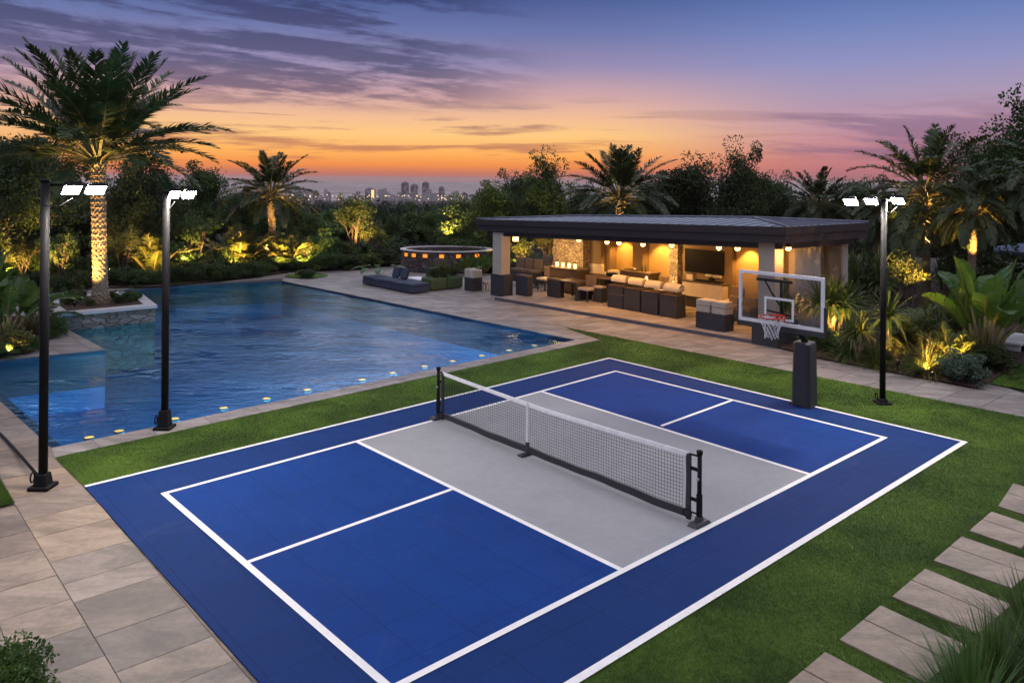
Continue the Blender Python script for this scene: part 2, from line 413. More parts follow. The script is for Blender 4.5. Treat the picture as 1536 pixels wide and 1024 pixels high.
# short blades standing on the turf
rng = np.random.default_rng(5)
def inpoly(x, y, poly):
    c = np.zeros(len(x), bool); n = len(poly)
    for i in range(n):
        a, b = poly[i], poly[i - 1]
        m = ((a[1] > y) != (b[1] > y)) & (x < (b[0] - a[0]) * (y - a[1]) / (b[1] - a[1] + 1e-12) + a[0]); c ^= m
    return c
def blades(n, poly, excl, z, hmin, hmax, w):
    """turf blades, density falling with distance from the camera"""
    xs = []; ys = []
    lo_ = np.array([min(p[0] for p in poly), min(p[1] for p in poly)]); hi_ = np.array([max(p[0] for p in poly), max(p[1] for p in poly)])
    k = 0; X = np.zeros(0); Y = np.zeros(0)
    while len(X) < n and k < 60:
        k += 1
        x = rng.uniform(lo_[0], hi_[0], 400000); y = rng.uniform(lo_[1], hi_[1], 400000)
        m = inpoly(x, y, poly) & (np.abs(x) < y * .66 + .4) & (y > 5.2)
        for e in excl: m &= ~inpoly(x, y, e)
        m &= rng.uniform(0, 1, len(x)) < np.clip((7.5 / y) ** 1.6, 0, 1)
        X = np.concatenate((X, x[m])); Y = np.concatenate((Y, y[m]))
    X, Y = X[:n], Y[:n]; n = len(X)
    a = rng.uniform(0, 2 * PI, n); hh = rng.uniform(hmin, hmax, n); sc = np.clip(Y / 8, .8, 2.6)
    ww = w * sc; lean = rng.normal(0, .018, (n, 2))
    P = np.stack((X, Y, np.full(n, z)), 1); s = np.stack((np.cos(a) * ww, np.sin(a) * ww, np.zeros(n)), 1)
    T = P + np.concatenate((lean, hh[:, None]), 1)
    v = np.stack((P - s, P + s, T), 1).reshape(-1, 3); f = np.arange(3 * n).reshape(-1, 3)
    return v, f, rng.uniform(0, 1, n)
steps_px = [[(1527, 712), (1505, 747), (1549, 760), (1571, 725)], [(1495, 755), (1462, 784), (1540, 809), (1573, 780)],
            [(1451, 793), (1409, 829.5), (1527, 869), (1569, 832)], [(1397, 842), (1347.6, 884.6), (1478, 937), (1527, 894)],
            [(1331, 898), (1270, 950.5), (1402, 1013), (1463, 957)], [(1249, 969), (1170, 1037), (1310, 1112), (1389, 1040)]]
steps_w = [PG(q, .035) for q in steps_px]
bv = [blades(330000, LAWN, [[OA + (OA - OC).normalized() * .08, OD + (OD - OB).normalized() * .08, OC + (OC - OA).normalized() * .08, OB + (OB - OD).normalized() * .08]] + steps_w, .012, .012, .034, .0022), blades(14000, LAWN2, [], .03, .012, .03, .003), blades(6000, LAWN3, [], .03, .012, .03, .004)]
vv = []; ff = []; tt = []; off = 0
for v, f, q in bv: vv.append(v); ff.append(f + off); tt.append(q); off += len(v)
link('grass', bulk('grass', np.concatenate(vv), np.concatenate(ff), M_turf, np.concatenate(tt)), kind='stuff', label='short green turf blades around the court', cat='grass')

# --- paving: slabs laid in strips, clipped to convex outlines
def pavemat(name, cols, rough=.62):
    m, t, b = newmat(name); g = t.new('ShaderNodeNewGeometry'); P = g.outputs['Position']
    a = t.new('ShaderNodeAttribute', attribute_name='tint')
    r = t.new('ShaderNodeValToRGB'); e = r.color_ramp.elements; e[0].color = (*cols[0], 1); e[1].color = (*cols[-1], 1)
    for i, c in enumerate(cols[1:-1]): x = e.new((i + 1) / (len(cols) - 1)); x.color = (*c, 1)
    t.link(a.outputs['Fac'], r.inputs[0])
    off = t.new('ShaderNodeVectorMath'); off.operation = 'MULTIPLY_ADD'
    cb = t.new('ShaderNodeCombineXYZ')
    for i in range(3): t.link(t.math('MULTIPLY', a.outputs['Fac'], 37.), cb.inputs[i])
    av = t.new('ShaderNodeVectorMath'); av.operation = 'ADD'; t.link(P, av.inputs[0]); t.link(cb.outputs[0], av.inputs[1])
    st = t.new('ShaderNodeMapping'); st.inputs['Rotation'].default_value = (0, 0, -YAW); st.inputs['Scale'].default_value = (.7, 2.0, 1); t.link(av.outputs[0], st.inputs[0])
    n = t.noise(st.outputs[0], 1.1, 7, .65, .9); n2 = t.noise(av.outputs[0], 14, 5, .7); n3 = t.noise(P, 150, 2)
    k = t.math('ADD', t.math('MULTIPLY', n, .7), t.math('MULTIPLY', n2, .3))
    f = t.sm(k, .33, .68, .58, 1.28)
    cc = t.new('ShaderNodeCombineColor')
    for i, w in enumerate((1., .985, .955)): t.link(t.math('POWER', f, 2.2 - w), cc.inputs[i])
    c = t.mix(1., r.outputs[0], cc.outputs[0], mode='MULTIPLY')
    spk = t.sm(n3, .6, .72); c = t.mix(t.math('MULTIPLY', spk, .12), c, (.1, .09, .08))
    rust = t.sm(t.noise(av.outputs[0], 2.3, 6, .7, .5), .56, .74); c = t.mix(t.math('MULTIPLY', rust, .35), c, (.26, .18, .10))
    t.link(c, b.inputs['Base Color']); t.link(t.math('MULTIPLY_ADD', n2, .3, rough - .15), b.inputs['Roughness'])
    bp = t.new('ShaderNodeBump'); bp.inputs['Strength'].default_value = .3; bp.inputs['Distance'].default_value = .006
    t.link(t.math('ADD', n2, t.math('MULTIPLY', n3, .3)), bp.inputs['Height']); t.link(bp.outputs[0], b.inputs['Normal'])
    return m
M_pave = pavemat('paving_stone', [(.115, .085, .062), (.21, .155, .115), (.26, .20, .15), (.25, .165, .09), (.27, .21, .165), (.13, .10, .08), (.24, .18, .135)])
M_deck = pavemat('deck_stone', [(.215, .18, .165), (.27, .23, .21), (.24, .205, .185), (.29, .25, .225), (.25, .215, .195)])
M_joint = mat('joint', (.05, .045, .04), .95, .2, 5, .2)
def clip(poly, conv):
    """Sutherland-Hodgman in plan; conv counter-clockwise"""
    out = poly
    for i in range(len(conv)):
        a, b = conv[i], conv[(i + 1) % len(conv)]; inp = out; out = []
        if not inp: return []
        sd = lambda p: (b[0] - a[0]) * (p[1] - a[1]) - (b[1] - a[1]) * (p[0] - a[0])
        for j in range(len(inp)):
            p, q = inp[j - 1], inp[j]; sp, sq = sd(p), sd(q)
            if sp * sq < 0:
                k = sp / (sp - sq); out.append((p[0] + (q[0] - p[0]) * k, p[1] + (q[1] - p[1]) * k))
            if sq >= 0: out.append(q)
    return out
def area(p): return .5 * sum(p[i - 1][0] * p[i][1] - p[i][0] * p[i - 1][1] for i in range(len(p)))
def pave(name, polys, m, z, org, d1, d2, wid, lens, gap=.009, seed=1, z0=-.03):
    """strips run along d1, widths from wid; slab lengths from lens"""
    R = random.Random(seed); V_ = []; T = []; Fc = []
    convs = []
    for pl in polys:
        q = [(p[0], p[1]) for p in pl]
        if area(q) < 0: q = q[::-1]
        convs.append(q)
    allp = [p for c in convs for p in c]
    s = [(Vn((p[0], p[1], 0)) - org).dot(d1) for p in allp]; u = [(Vn((p[0], p[1], 0)) - org).dot(d2) for p in allp]
    # exact strip layout starting at the origin line going both ways
    rows = []; x = 0.; i = 0
    while x < max(u): w = wid[i % len(wid)]; rows.append((x, x + w)); x += w; i += 1
    x = 0.
    while x > min(u): w = wid[i % len(wid)]; rows.append((x - w, x)); x -= w; i += 1
    for a, b in rows:
        y = min(s) - R.uniform(0, 1)
        while y < max(s):
            L = R.uniform(*lens); r = [(y + gap / 2, a + gap / 2), (y + L - gap / 2, a + gap / 2), (y + L - gap / 2, b - gap / 2), (y + gap / 2, b - gap / 2)]
            y += L
            tint = R.random()
            pts = [tuple((org + d1 * p + d2 * q).xy) for p, q in r]
            if area(pts) < 0: pts = pts[::-1]
            dz = R.uniform(-.0012, .0012)
            for c in convs:
                k = clip(pts, c)
                k = [k[i] for i in range(len(k)) if (k[i][0] - k[i - 1][0]) ** 2 + (k[i][1] - k[i - 1][1]) ** 2 > 1e-6]
                if len(k) < 3 or abs(area(k)) < .003: continue
                n0 = len(V_); n = len(k); V_ += [(p[0], p[1], z + dz) for p in k] + [(p[0], p[1], z0) for p in k]
                Fc.append((list(range(n0, n0 + n)), tint))
                for i in range(n): Fc.append(([n0 + i, n0 + n + i, n0 + n + (i + 1) % n, n0 + (i + 1) % n], tint))
    me = bpy.data.meshes.new(name); me.from_pydata(V_, [], [f for f, _ in Fc]); me.materials.append(m)
    at = me.attributes.new('tint', 'FLOAT', 'FACE'); at.data.foreach_set('value', [q for _, q in Fc])
    o = link(name, me, kind='structure')
    b = MB()
    for i, c in enumerate(convs): b.face([Vn((p[0], p[1], z - .008 - .0011 * i)) for p in c])
    struct(name + '_joints', b, M_joint)
    return o
OAg = G(135, 740)
PL = [OAg, G(89, 697), G(84, 683), G(-56, 559), Vn((-16, 13, 0)), Vn((-12, 1.5, 0)), Vn((OD.x + .2, 1.5, 0)) if False else OD - (OA - OD).normalized() * 2.0]
q0, q1, q2, q3 = OAg, G(89, 697), G(84, 683), G(-56, 559); q4 = OD - (OA - OD).normalized() * 2.0
pave('paving', [[q0, q1, q1 - U * 9, q4 - U * 9, q4], [q1, q2, q2 - U * 9, q1 - U * 9], [q2, q3, q3 - U * 9, q2 - U * 9]], M_pave, 0., OAg, V, U, [.72, .88, .66, .8], (.48, .92), seed=12)
# pool coping strip on the court side
Pc = PG([(84, 683), (868, 508), (905, 507), (89, 697)])
pave('pool_coping', [Pc], M_deck, .006, Pc[0] - V * .05, U, V, [.62], (.8, 1.0), seed=3)
# deck beyond the pool, running round to the path past the pavilion
e1 = G(425, 426.5); e2 = G(868, 508)
Pd = [e2, e1, G(436, 413), G(560, 404), G(605, 398), G(800, 415), G(1180, 480), G(1471, 569), G(1800, 612), G(1900, 690), G(905, 516)]
pave('pool_deck', [[e2, e1, G(436, 413), G(560, 404), G(640, 398), G(1000, 450)], [e2, G(1000, 450), G(1300, 500), G(1000, 540)], [G(1000, 540), G(1300, 500), G(1489, 561), G(1900, 641), G(2300, 755)]],
     M_deck, 0., e2, U, V, [.75, .75, .75], (.9, 1.5), seed=5, gap=.012)
Pf = PG([(268, 436.5), (425, 426.5), (436, 413), (390, 420.5), (190, 444)])
pave('pool_deck', [PG([(425, 426.5), (268, 436.5), (240, 439), (395, 420), (436, 413)]), PG([(268, 436.5), (190, 444), (80, 470), (-150, 478), (-150, 452)]),
                   PG([(162, 534), (-150, 568), (-150, 478), (80, 470), (95, 499)][:3] + [(80, 470)]) if False else PG([(162, 534), (95, 499), (-150, 520), (-150, 569)]), PG([(95, 499), (80, 470), (-150, 478), (-150, 520)])],
     M_deck, 0.002, e1, V, U, [.7], (.9, 1.4), seed=8, gap=.012)
for i, q in enumerate(steps_w):
    b = MB(); e0 = q[1] - q[0]; lng = q[3] - q[0]; gp = .012 / e0.length
    for k0, k1 in ((0, .42), (.42 + gp, 1)):
        pp = [q[0] + e0 * k0, q[0] + e0 * k1, q[3] + (q[2] - q[3]) * k1, q[3] + (q[2] - q[3]) * k0]
        b.hexa([Vn((p.x, p.y, -.02)) for p in pp], [Vn((p.x, p.y, .036)) for p in pp], .004)
    o = b.obj('stepping_stone', M_pave)
    at = o.data.attributes.new('tint', 'FLOAT', 'FACE'); at.data.foreach_set('value', [(.33, .62, .36, .6, .38, .58)[i]] * len(o.data.polygons))
    tag(o, ['pinkish stepping slab farthest from the camera, cut by the right frame edge', 'second farthest stepping slab in the turf at the right',
            'third farthest stepping slab in the turf, clear of the spiky plant', 'stepping slab whose right end meets the dark spiky tuft, third from the camera',
            'stepping slab with its right end under the spiky tuft, second nearest the camera', 'stepping slab nearest the camera at the bottom edge of the picture'][i],
        'stepping stone', 'stepping stones in the lawn')

# mulch beds
M_mulch = mat('mulch', (.045, .022, .012), .95, .5, 18, 1.0, 60)
def bed(px, z=.05):
    b = MB(); poly_sheet(b, PG(px, z), z=z)
    pts = PG(px, z)
    o = struct('mulch_bed', b, M_mulch); return pts
BED_R = bed([(1137, 505), (1228, 527.5), (1471, 570), (1487, 562), (1536, 533), (1650, 480), (1560, 400), (1290, 395), (1275, 470)])
BED_L = bed([(-60, 556), (52, 539), (90, 508), (66, 486), (-60, 488)])
BED_F = bed([(-160, 452), (240, 438), (395, 419.5), (436, 412.5), (560, 404), (604, 396), (800, 400), (800, 372), (300, 372), (-160, 385)])
def chips(n, polys, z, s=.03):
    v = []; t_ = []
    for poly in polys:
        lo_ = (min(p[0] for p in poly), min(p[1] for p in poly)); hi_ = (max(p[0] for p in poly), max(p[1] for p in poly))
        x = rng.uniform(lo_[0], hi_[0], n * 3); y = rng.uniform(lo_[1], hi_[1], n * 3); m = inpoly(x, y, poly); x = x[m][:n]; y = y[m][:n]
        k = len(x); a = rng.uniform(0, PI, k); L = rng.uniform(.5, 1.6, k) * s; w = rng.uniform(.3, .6, k) * s; tl = rng.normal(0, .5, k)
        P = np.stack((x, y, np.full(k, z) + rng.uniform(0.002, .03, k)), 1); d = np.stack((np.cos(a) * L, np.sin(a) * L, tl * L), 1); q = np.stack((-np.sin(a) * w, np.cos(a) * w, rng.normal(0, .3, k) * w), 1)
        v.append(np.stack((P - d - q, P + d - q, P + d + q, P - d + q), 1).reshape(-1, 3)); t_.append(rng.uniform(0, 1, k))
    v = np.concatenate(v); return v, np.arange(len(v)).reshape(-1, 4), np.concatenate(t_)
v, f, q = chips(16000, [BED_R, BED_L], .05)
link('wood_chips', bulk('wood_chips', v, f, mat('chip', (.07, .035, .02), .9, .4, 20, 0, tint=.8), q), kind='stuff', label='dark bark chips scattered over the planting beds', cat='mulch')

# --- pool
WZ = -.07
pool_in = [Vn((p.x, p.y, 0)) for p in POOL]
b = MB(); n = len(POOL)
top = [b.bm.verts.new((p.x, p.y, -.95)) for p in POOL]; bot = [b.bm.verts.new((p.x, p.y, -1.5)) for p in POOL]; mid_ = [(p.x, p.y) for p in POOL]
for i in range(n): b.bm.faces.new([top[i], top[(i + 1) % n], bot[(i + 1) % n], bot[i]])
poly_sheet(b, [(p.x, p.y) for p in POOL], z=-1.5)
def tilemat(name, a_, b_, sc=22):
    m, t, b = newmat(name); g = t.new('ShaderNodeNewGeometry'); P = g.outputs['Position']
    vo = t.new('ShaderNodeTexVoronoi'); vo.inputs['Scale'].default_value = sc; vo.distance = 'CHEBYCHEV'; vo.inputs['Randomness'].default_value = .25; t.link(P, vo.inputs['Vector'])
    n = t.noise(P, .5, 5, .6); k = t.math('ADD', t.math('MULTIPLY', t.sm(n, .3, .7), .6), t.math('MULTIPLY', vo.outputs['Color'], .4))
    t.link(t.mix(k, a_, b_), b.inputs['Base Color']); b.inputs['Roughness'].default_value = .35; return m
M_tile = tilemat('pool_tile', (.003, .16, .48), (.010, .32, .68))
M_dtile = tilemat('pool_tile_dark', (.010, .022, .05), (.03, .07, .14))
struct('pool_basin', b, M_tile)
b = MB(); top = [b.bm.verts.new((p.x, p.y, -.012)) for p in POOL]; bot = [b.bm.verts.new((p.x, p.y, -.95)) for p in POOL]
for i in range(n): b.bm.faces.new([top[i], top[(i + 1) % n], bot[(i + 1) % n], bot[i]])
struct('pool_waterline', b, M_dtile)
# dark shallow ledges along the near side and the left side
pn0, pn1 = POOL[0], POOL[1]; pl1 = POOL[8]
dn = (pn1 - pn0).normalized(); dl = (pl1 - pn0).normalized()
inn = Vn((-dn.y, dn.x, 0)); inl = Vn((dl.y, -dl.x, 0))
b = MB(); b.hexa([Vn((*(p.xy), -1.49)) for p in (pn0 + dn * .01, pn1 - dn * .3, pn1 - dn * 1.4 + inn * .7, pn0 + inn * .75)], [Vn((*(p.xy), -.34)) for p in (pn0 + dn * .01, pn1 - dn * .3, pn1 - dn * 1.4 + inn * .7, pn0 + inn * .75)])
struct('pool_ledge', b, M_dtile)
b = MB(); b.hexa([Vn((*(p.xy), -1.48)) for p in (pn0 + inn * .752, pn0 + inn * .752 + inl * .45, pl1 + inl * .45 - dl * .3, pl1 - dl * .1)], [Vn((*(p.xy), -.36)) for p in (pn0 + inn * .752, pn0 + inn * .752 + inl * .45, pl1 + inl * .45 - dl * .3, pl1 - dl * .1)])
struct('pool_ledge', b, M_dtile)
# water: fresnel mirror over a clear tinted body; small wind ripples plus swirls near the court
m = bpy.data.materials.new('water'); m.use_nodes = True; t = NT(m.node_tree); t.n.remove(t.n['Principled BSDF']); out = t.n['Material Output']
gm = t.new('ShaderNodeNewGeometry'); mp = t.new('ShaderNodeMapping'); mp.inputs['Scale'].default_value = (1.0, 2.1, 1); mp.inputs['Rotation'].default_value = (0, 0, .12); t.link(gm.outputs['Position'], mp.inputs[0])
w1 = t.noise(mp.outputs[0], 2.0, 3, .5, .8); w2 = t.noise(mp.outputs[0], 6.5, 4, .6, .5)
w3 = t.noise(mp.outputs[0], .35, 3)
hgt = t.math('ADD', t.math('MULTIPLY', w1, .6), t.math('MULTIPLY', w2, t.math('MULTIPLY', t.sm(w3, .35, .65), .5)))
bp = t.new('ShaderNodeBump'); bp.inputs['Strength'].default_value = .55; bp.inputs['Distance'].default_value = .085; t.link(hgt, bp.inputs['Height'])
gl = t.new('ShaderNodeBsdfGlossy'); gl.inputs['Roughness'].default_value = .015; gl.inputs['Color'].default_value = (.60, .84, 1, 1); t.link(bp.outputs[0], gl.inputs['Normal'])
tr = t.new('ShaderNodeBsdfTransparent'); tr.inputs['Color'].default_value = (.22, .74, .95, 1)
fr_ = t.new('ShaderNodeFresnel'); fr_.inputs['IOR'].default_value = 1.75; t.link(bp.outputs[0], fr_.inputs['Normal'])
mx = t.new('ShaderNodeMixShader'); t.link(fr_.outputs[0], mx.inputs[0]); t.link(tr.outputs[0], mx.inputs[1]); t.link(gl.outputs[0], mx.inputs[2]); t.link(mx.outputs[0], out.inputs[0])
b = MB(); poly_sheet(b, [(p.x, p.y) for p in POOL], z=WZ); struct('pool_water', b, m)
# pool lights along the near ledge
M_amber = emitmat('amber_lamp', (1, .20, .03), 6.5)
lpx = [(140, 666), (185, 655.5), (268, 636), (341, 618.5), (405, 603.5), (466, 589.5), (548, 573), (594, 562), (641, 551.5), (683, 543), (727, 534), (768, 525.5), (806, 517.5), (836, 512)]
M_ring = mat('lamp_ring', (.25, .25, .25), .3, .1, 5, 0, metal=1)
for i, (x, y) in enumerate(lpx):
    c = G(x, y, -.3); o = thing('pool_light', ('%s submerged round amber light from the near left pool corner' % ['first', 'second', 'third', 'fourth', 'fifth', 'sixth', 'seventh', 'eighth', 'ninth', 'tenth', 'eleventh', 'twelfth', 'thirteenth', 'last'][i]), 'pool light', c, 'pool lights along the near ledge')
    q = MB(); q.lathe(c, [(.10, -.33), (.10, -.295), (.087, -.29), (.087, -.30)], 20, cap=False); q.obj('rim', M_ring, o)
    q = MB(); q.lathe(c, [(.085, -.32), (.085, -.298), (.04, -.285)], 20); q.obj('lens', M_amber, o)
def lamp(kind, name, loc, energy, col, size=.1, to=None, angle=60, blend=.5):
    l = bpy.data.lights.new(name, kind); l.energy = energy; l.color = col
    if kind in ('POINT', 'SPOT'): l.shadow_soft_size = size
    if kind == 'SPOT': l.spot_size = math.radians(angle); l.spot_blend = blend
    o = bpy.data.objects.new(name, l); COL.objects.link(o); o.location = loc
    if to is not None: o.rotation_euler = (Vector(to) - Vector(loc)).to_track_quat('-Z', 'Y').to_euler()
    return o
# niche lights in the near wall under the ledge, shining away from the court
for k in range(1, 9):
    c = pn0 + (pn1 - pn0) * ((k + .5) / 9.6) + inn * .80; c.z = -.62
    l = bpy.data.lights.new('underwater_glow', 'AREA'); l.shape = 'RECTANGLE'; l.size = 1.5; l.size_y = .3; l.energy = 75; l.color = (.30, .85, 1)
    o = bpy.data.objects.new('underwater_glow', l); COL.objects.link(o); o.location = c; o.rotation_euler = (inn * 1.0 - ZZ * .12).to_track_quat('-Z', 'Y').to_euler()

# ------------------------------------------------------------------ materials for built things
M_black = mat('black_metal', (.008, .008, .009), .6, .2, 4, .1, 60, spec=.15)
M_pad = mat('black_vinyl', (.022, .023, .027), .5, .15, 4, .25, 90)
M_dark = mat('charcoal_weave', (.032, .030, .035), .75, .2, 3, .5, 120)
M_white = mat('white_paint', (.72, .72, .72), .4, .06, 4, .05)
M_plaster = mat('plaster', (.42, .35, .28), .85, .08, 2, .4, 60)
M_plaster2 = mat('brown_plaster', (.17, .115, .06), .85, .08, 2, .4, 60)
M_fascia = mat('dark_fascia', (.024, .017, .017), .5, .15, 2, .1, 60)
M_roof = mat('roof_metal', (.17, .18, .22), .45, .08, 2, .05, 60, metal=.25)
M_beige = mat('beige_fabric', (.46, .40, .33), .85, .1, 5, .4, 120)
M_brown = mat('brown_fabric', (.16, .11, .075), .85, .15, 5, .4, 120)
M_navyf = mat('slate_fabric', (.035, .045, .075), .85, .15, 5, .4, 110)
M_green = mat('olive_fabric', (.06, .085, .03), .85, .15, 5, .4, 110)
M_wood = mat('dark_wood', (.07, .045, .03), .5, .25, 6, .2, 60)
def stonemat(name, a_, b_, sc=4.5, scz=1.6, bump=1., dist=.06):
    m, t, b = newmat(name); g = t.new('ShaderNodeNewGeometry'); mp = t.new('ShaderNodeMapping'); mp.inputs['Scale'].default_value = (1, 1, scz); t.link(g.outputs['Position'], mp.inputs[0])
    v1 = t.new('ShaderNodeTexVoronoi'); v1.feature = 'F1'; v1.inputs['Scale'].default_value = sc; t.link(mp.outputs[0], v1.inputs['Vector'])
    v2 = t.new('ShaderNodeTexVoronoi'); v2.feature = 'DISTANCE_TO_EDGE'; v2.inputs['Scale'].default_value = sc; t.link(mp.outputs[0], v2.inputs['Vector'])
    cs = t.new('ShaderNodeSeparateColor'); t.link(v1.outputs['Color'], cs.inputs[0])
    c = t.mix(cs.outputs[0], a_, b_); n = t.noise(g.outputs['Position'], 18, 4)
    c = t.mix(t.sm(n, .35, .7, 0, .5), c, tuple(x * .5 for x in a_))
    e = t.sm(v2.outputs['Distance'], .0, .08); c = t.mix(e, tuple(x * .3 for x in a_), c)
    t.link(c, b.inputs['Base Color']); b.inputs['Roughness'].default_value = .8
    bp = t.new('ShaderNodeBump'); bp.inputs['Strength'].default_value = bump; bp.inputs['Distance'].default_value = dist
    t.link(t.math('ADD', t.math('MULTIPLY', e, .7), t.math('ADD', t.math('MULTIPLY', cs.outputs[1], .5), t.math('MULTIPLY', n, .3))), bp.inputs['Height']); t.link(bp.outputs[0], b.inputs['Normal'])
    return m
M_stone = stonemat('rubble_stone', (.24, .18, .13), (.52, .42, .31), 8.5, 1.9, 1., .05)
M_lava = stonemat('dark_rubble', (.05, .038, .038), (.15, .12, .12), 3.2, 1.2)
M_ledge = stonemat('ledge_stone', (.15, .13, .115), (.32, .28, .25), 2.6, 3.0, .6, .03)
M_cop = mat('pale_coping', (.5, .46, .45), .6, .08, 3, .2)

# ------------------------------------------------------------------ net
def vtag(o): return o
N0, N1 = G(663, 629, .03), G(1057, 781, .03); nd = (N1 - N0); nd.z = 0; NL = nd.length; nd.normalize(); ns = Vn((-nd.y, nd.x, 0))
net = thing('court_net', 'black mesh net with white top tape stretched across the blue and grey court', 'net', (N0 + N1) / 2)
a0, a1 = .14, NL - .17
def nz(s):
    k = (s - a0) / (a1 - a0); return .885 - .055 * (1 - abs(2 * k - 1)) ** .8 * 1.0
def nb_(s): k = (s - a0) / (a1 - a0); return .10 + .007 * math.sin(k * 19) + .004 * math.sin(k * 47)
def npt(s, z, o=0.): return N0.xy.to_3d() + nd * s + ns * o + ZZ * (z + .03)
b = MB(); nv = int((a1 - a0) / .05)
def flat(mb, p, q, w, up):
    d = (q - p).normalized(); s = d.cross(up).normalized() * w / 2; r = d.cross(s).normalized() * w / 2
    for k in (s, r): mb.face([p - k, q - k, q + k, p + k])
for i in range(nv + 1):
    s = a0 + (a1 - a0) * i / nv; jx = random.uniform(-.003, .003)
    bow = .012 * math.sin(i * .13) + .006 * math.sin(i * .41)
    flat(b, npt(s, nb_(s)), npt(s + jx, .5, bow), .0058, ns); flat(b, npt(s + jx, .5, bow), npt(s, nz(s)), .0058, ns)
rows = 16
for j in range(1, rows):
    pr = None
    for i in range(0, nv + 1, 3):
        s = a0 + (a1 - a0) * i / nv; k = j / rows; z = nb_(s) + (nz(s) - nb_(s)) * k
        bow = (.012 * math.sin(i * .13) + .006 * math.sin(i * .41)) * (1 - abs(2 * k - 1))
        p = npt(s, z, bow)
        if pr is not None: flat(b, pr, p, .0055, ZZ)
        pr = p
M_string = mat('net_string', (.015, .015, .017), .8, .2, 5, 0)
b.obj('mesh', M_string, net)
def band(z0f, z1f, th, name, m, n=48, s0=None, s1=None):
    b = MB(); s0 = a0 if s0 is None else s0; s1 = a1 if s1 is None else s1; pr = None
    for i in range(n + 1):
        s = s0 + (s1 - s0) * i / n; q = [npt(s, z0f(s), -th), npt(s, z1f(s), -th), npt(s, z1f(s), th), npt(s, z0f(s), th)]
        q = [b.bm.verts.new(x) for x in q]
        if pr:
            for k in range(4): b.bm.faces.new([pr[k], q[k], q[(k + 1) % 4], pr[(k + 1) % 4]])
        else: b.bm.faces.new(q[::-1])
        pr = q
    b.bm.faces.new(pr); return b.obj(name, m, net)
band(lambda s: nz(s) - .055, lambda s: nz(s) + .006, .008, 'top_tape', mat('tape_white', (.80, .79, .80), .7, .1, 9, .3, 60))
band(lambda s: nb_(s) - .07 + .006 * math.sin(s * 2.3), lambda s: nb_(s) + .03, .012, 'bottom_band', M_pad)
mid = a0 + (a1 - a0) * .425
b = MB(); b.box(npt(mid, 0), nd, ns, .055, .026, .22, nz(mid) + .04, .004); b.obj('centre_strap', mat('strap_white', (.62, .6, .6), .7, .08, 9, .2), net)
b = MB(); b.box(npt(mid, 0), nd, ns, .065, .034, .055, .235, .006); b.box(npt(mid, 0), nd, ns, .11, .34, .028, .058, .01); b.obj('centre_foot', M_pad, net)
for e, s in ((-1, 0.), (1, NL)):
    si = a0 if e < 0 else a1
    b = MB(); b.tube([npt(s, 0), npt(s, .93)], .03, 12); b.lathe(npt(s, 0), [(.038, .93), (.042, .95), (.042, .985), (.02, .99)], 12)
    b.box(npt(s, 0), nd, ns, .066, .05, .06, .42, .006); post = b.obj('post', M_black, net)
    q = MB(); q.box(npt(s, 0), nd, ns, .17, .34, .027, .075, .02, taper=.25); q.box(npt(s, 0), nd, ns, .09, .1, .07, .13, .01, taper=.2); q.obj('foot', M_pad, post)
    b = MB(); b.box(npt(si, 0), nd, ns, .07, .03, .04, .90, .006); b.obj('side_sleeve', M_pad, net)
    for za, zb, rr_ in ((.87, .88, .014), (.12, .12, .012)): b = MB(); b.tube([npt(si, za), npt(s, zb)], rr_, 8); b.obj('spreader_bar', M_black, net)
    for z in (.7, .3): b = MB(); b.box(npt((s + si) / 2, 0), nd, ns, abs(s - si) * .9, .012, z, z + .05, .004); b.obj('tension_strap', M_black, net)
    b = MB()
    lp = [npt(s - e * .15 + .07 * math.cos(k * .5), .11 + .055 * math.sin(k * .5), -.05) for k in range(13)]
    b.tube(lp, .008, 6, cap=False); b.obj('cord_loop', M_black, net)
    b = MB(); b.lathe(npt(s, 0, -.033), [(.0, .60), (.018, .6), (.018, .635), (0, .635)], 10, cap=False); b.obj('knob', mat('knob_grey', (.4, .4, .42), .3, .1, 5, 0, metal=.7), post)

# ------------------------------------------------------------------ basketball hoop
HB = G(1212, 601, .0)
hoop = thing('basketball_hoop', 'black padded basketball hoop with clear framed backboard, red rim and white net', 'basketball hoop', HB)
BL, BR = D(1112, 474, 15.5), D(1240, 490.5, 14.2)
bv_ = BR - BL; bv_.z = 0; BW = bv_.length; bv_.normalize(); bn = Vn((bv_.y, -bv_.x, 0)); bn = -bn if bn.dot(U) > 0 else bn
z0 = (BL.z + BR.z) / 2; BH = .985
def bp_(s, z, o=0.): return Vn((BL.x, BL.y, 0)) + bv_ * (s * BW) + bn * o + ZZ * (z0 + z * BH)
def bbox(mb, s0, s1, a, c, o0, o1, bev=0.):
    mb.hexa([bp_(s0, a, o0), bp_(s1, a, o0), bp_(s1, a, o1), bp_(s0, a, o1)], [bp_(s0, c, o0), bp_(s1, c, o0), bp_(s1, c, o1), bp_(s0, c, o1)], bev)
fw = .035; fh = .062
board = thing('backboard', None, None, HB); board.parent = hoop; board.matrix_parent_inverse = Matrix.Translation(-HB); 
gm_ = bpy.data.materials.new('clear_acrylic'); gm_.use_nodes = True; t = NT(gm_.node_tree); t.n.remove(t.n['Principled BSDF'])
tr = t.new('ShaderNodeBsdfTransparent'); tr.inputs[0].default_value = (.80, .82, .86, 1); gl = t.new('ShaderNodeBsdfGlossy'); gl.inputs['Roughness'].default_value = .05
fr_ = t.new('ShaderNodeFresnel'); fr_.inputs['IOR'].default_value = 1.5; mx = t.new('ShaderNodeMixShader'); t.link(fr_.outputs[0], mx.inputs[0]); t.link(tr.outputs[0], mx.inputs[1]); t.link(gl.outputs[0], mx.inputs[2]); t.link(mx.outputs[0], t.n['Material Output'].inputs[0])
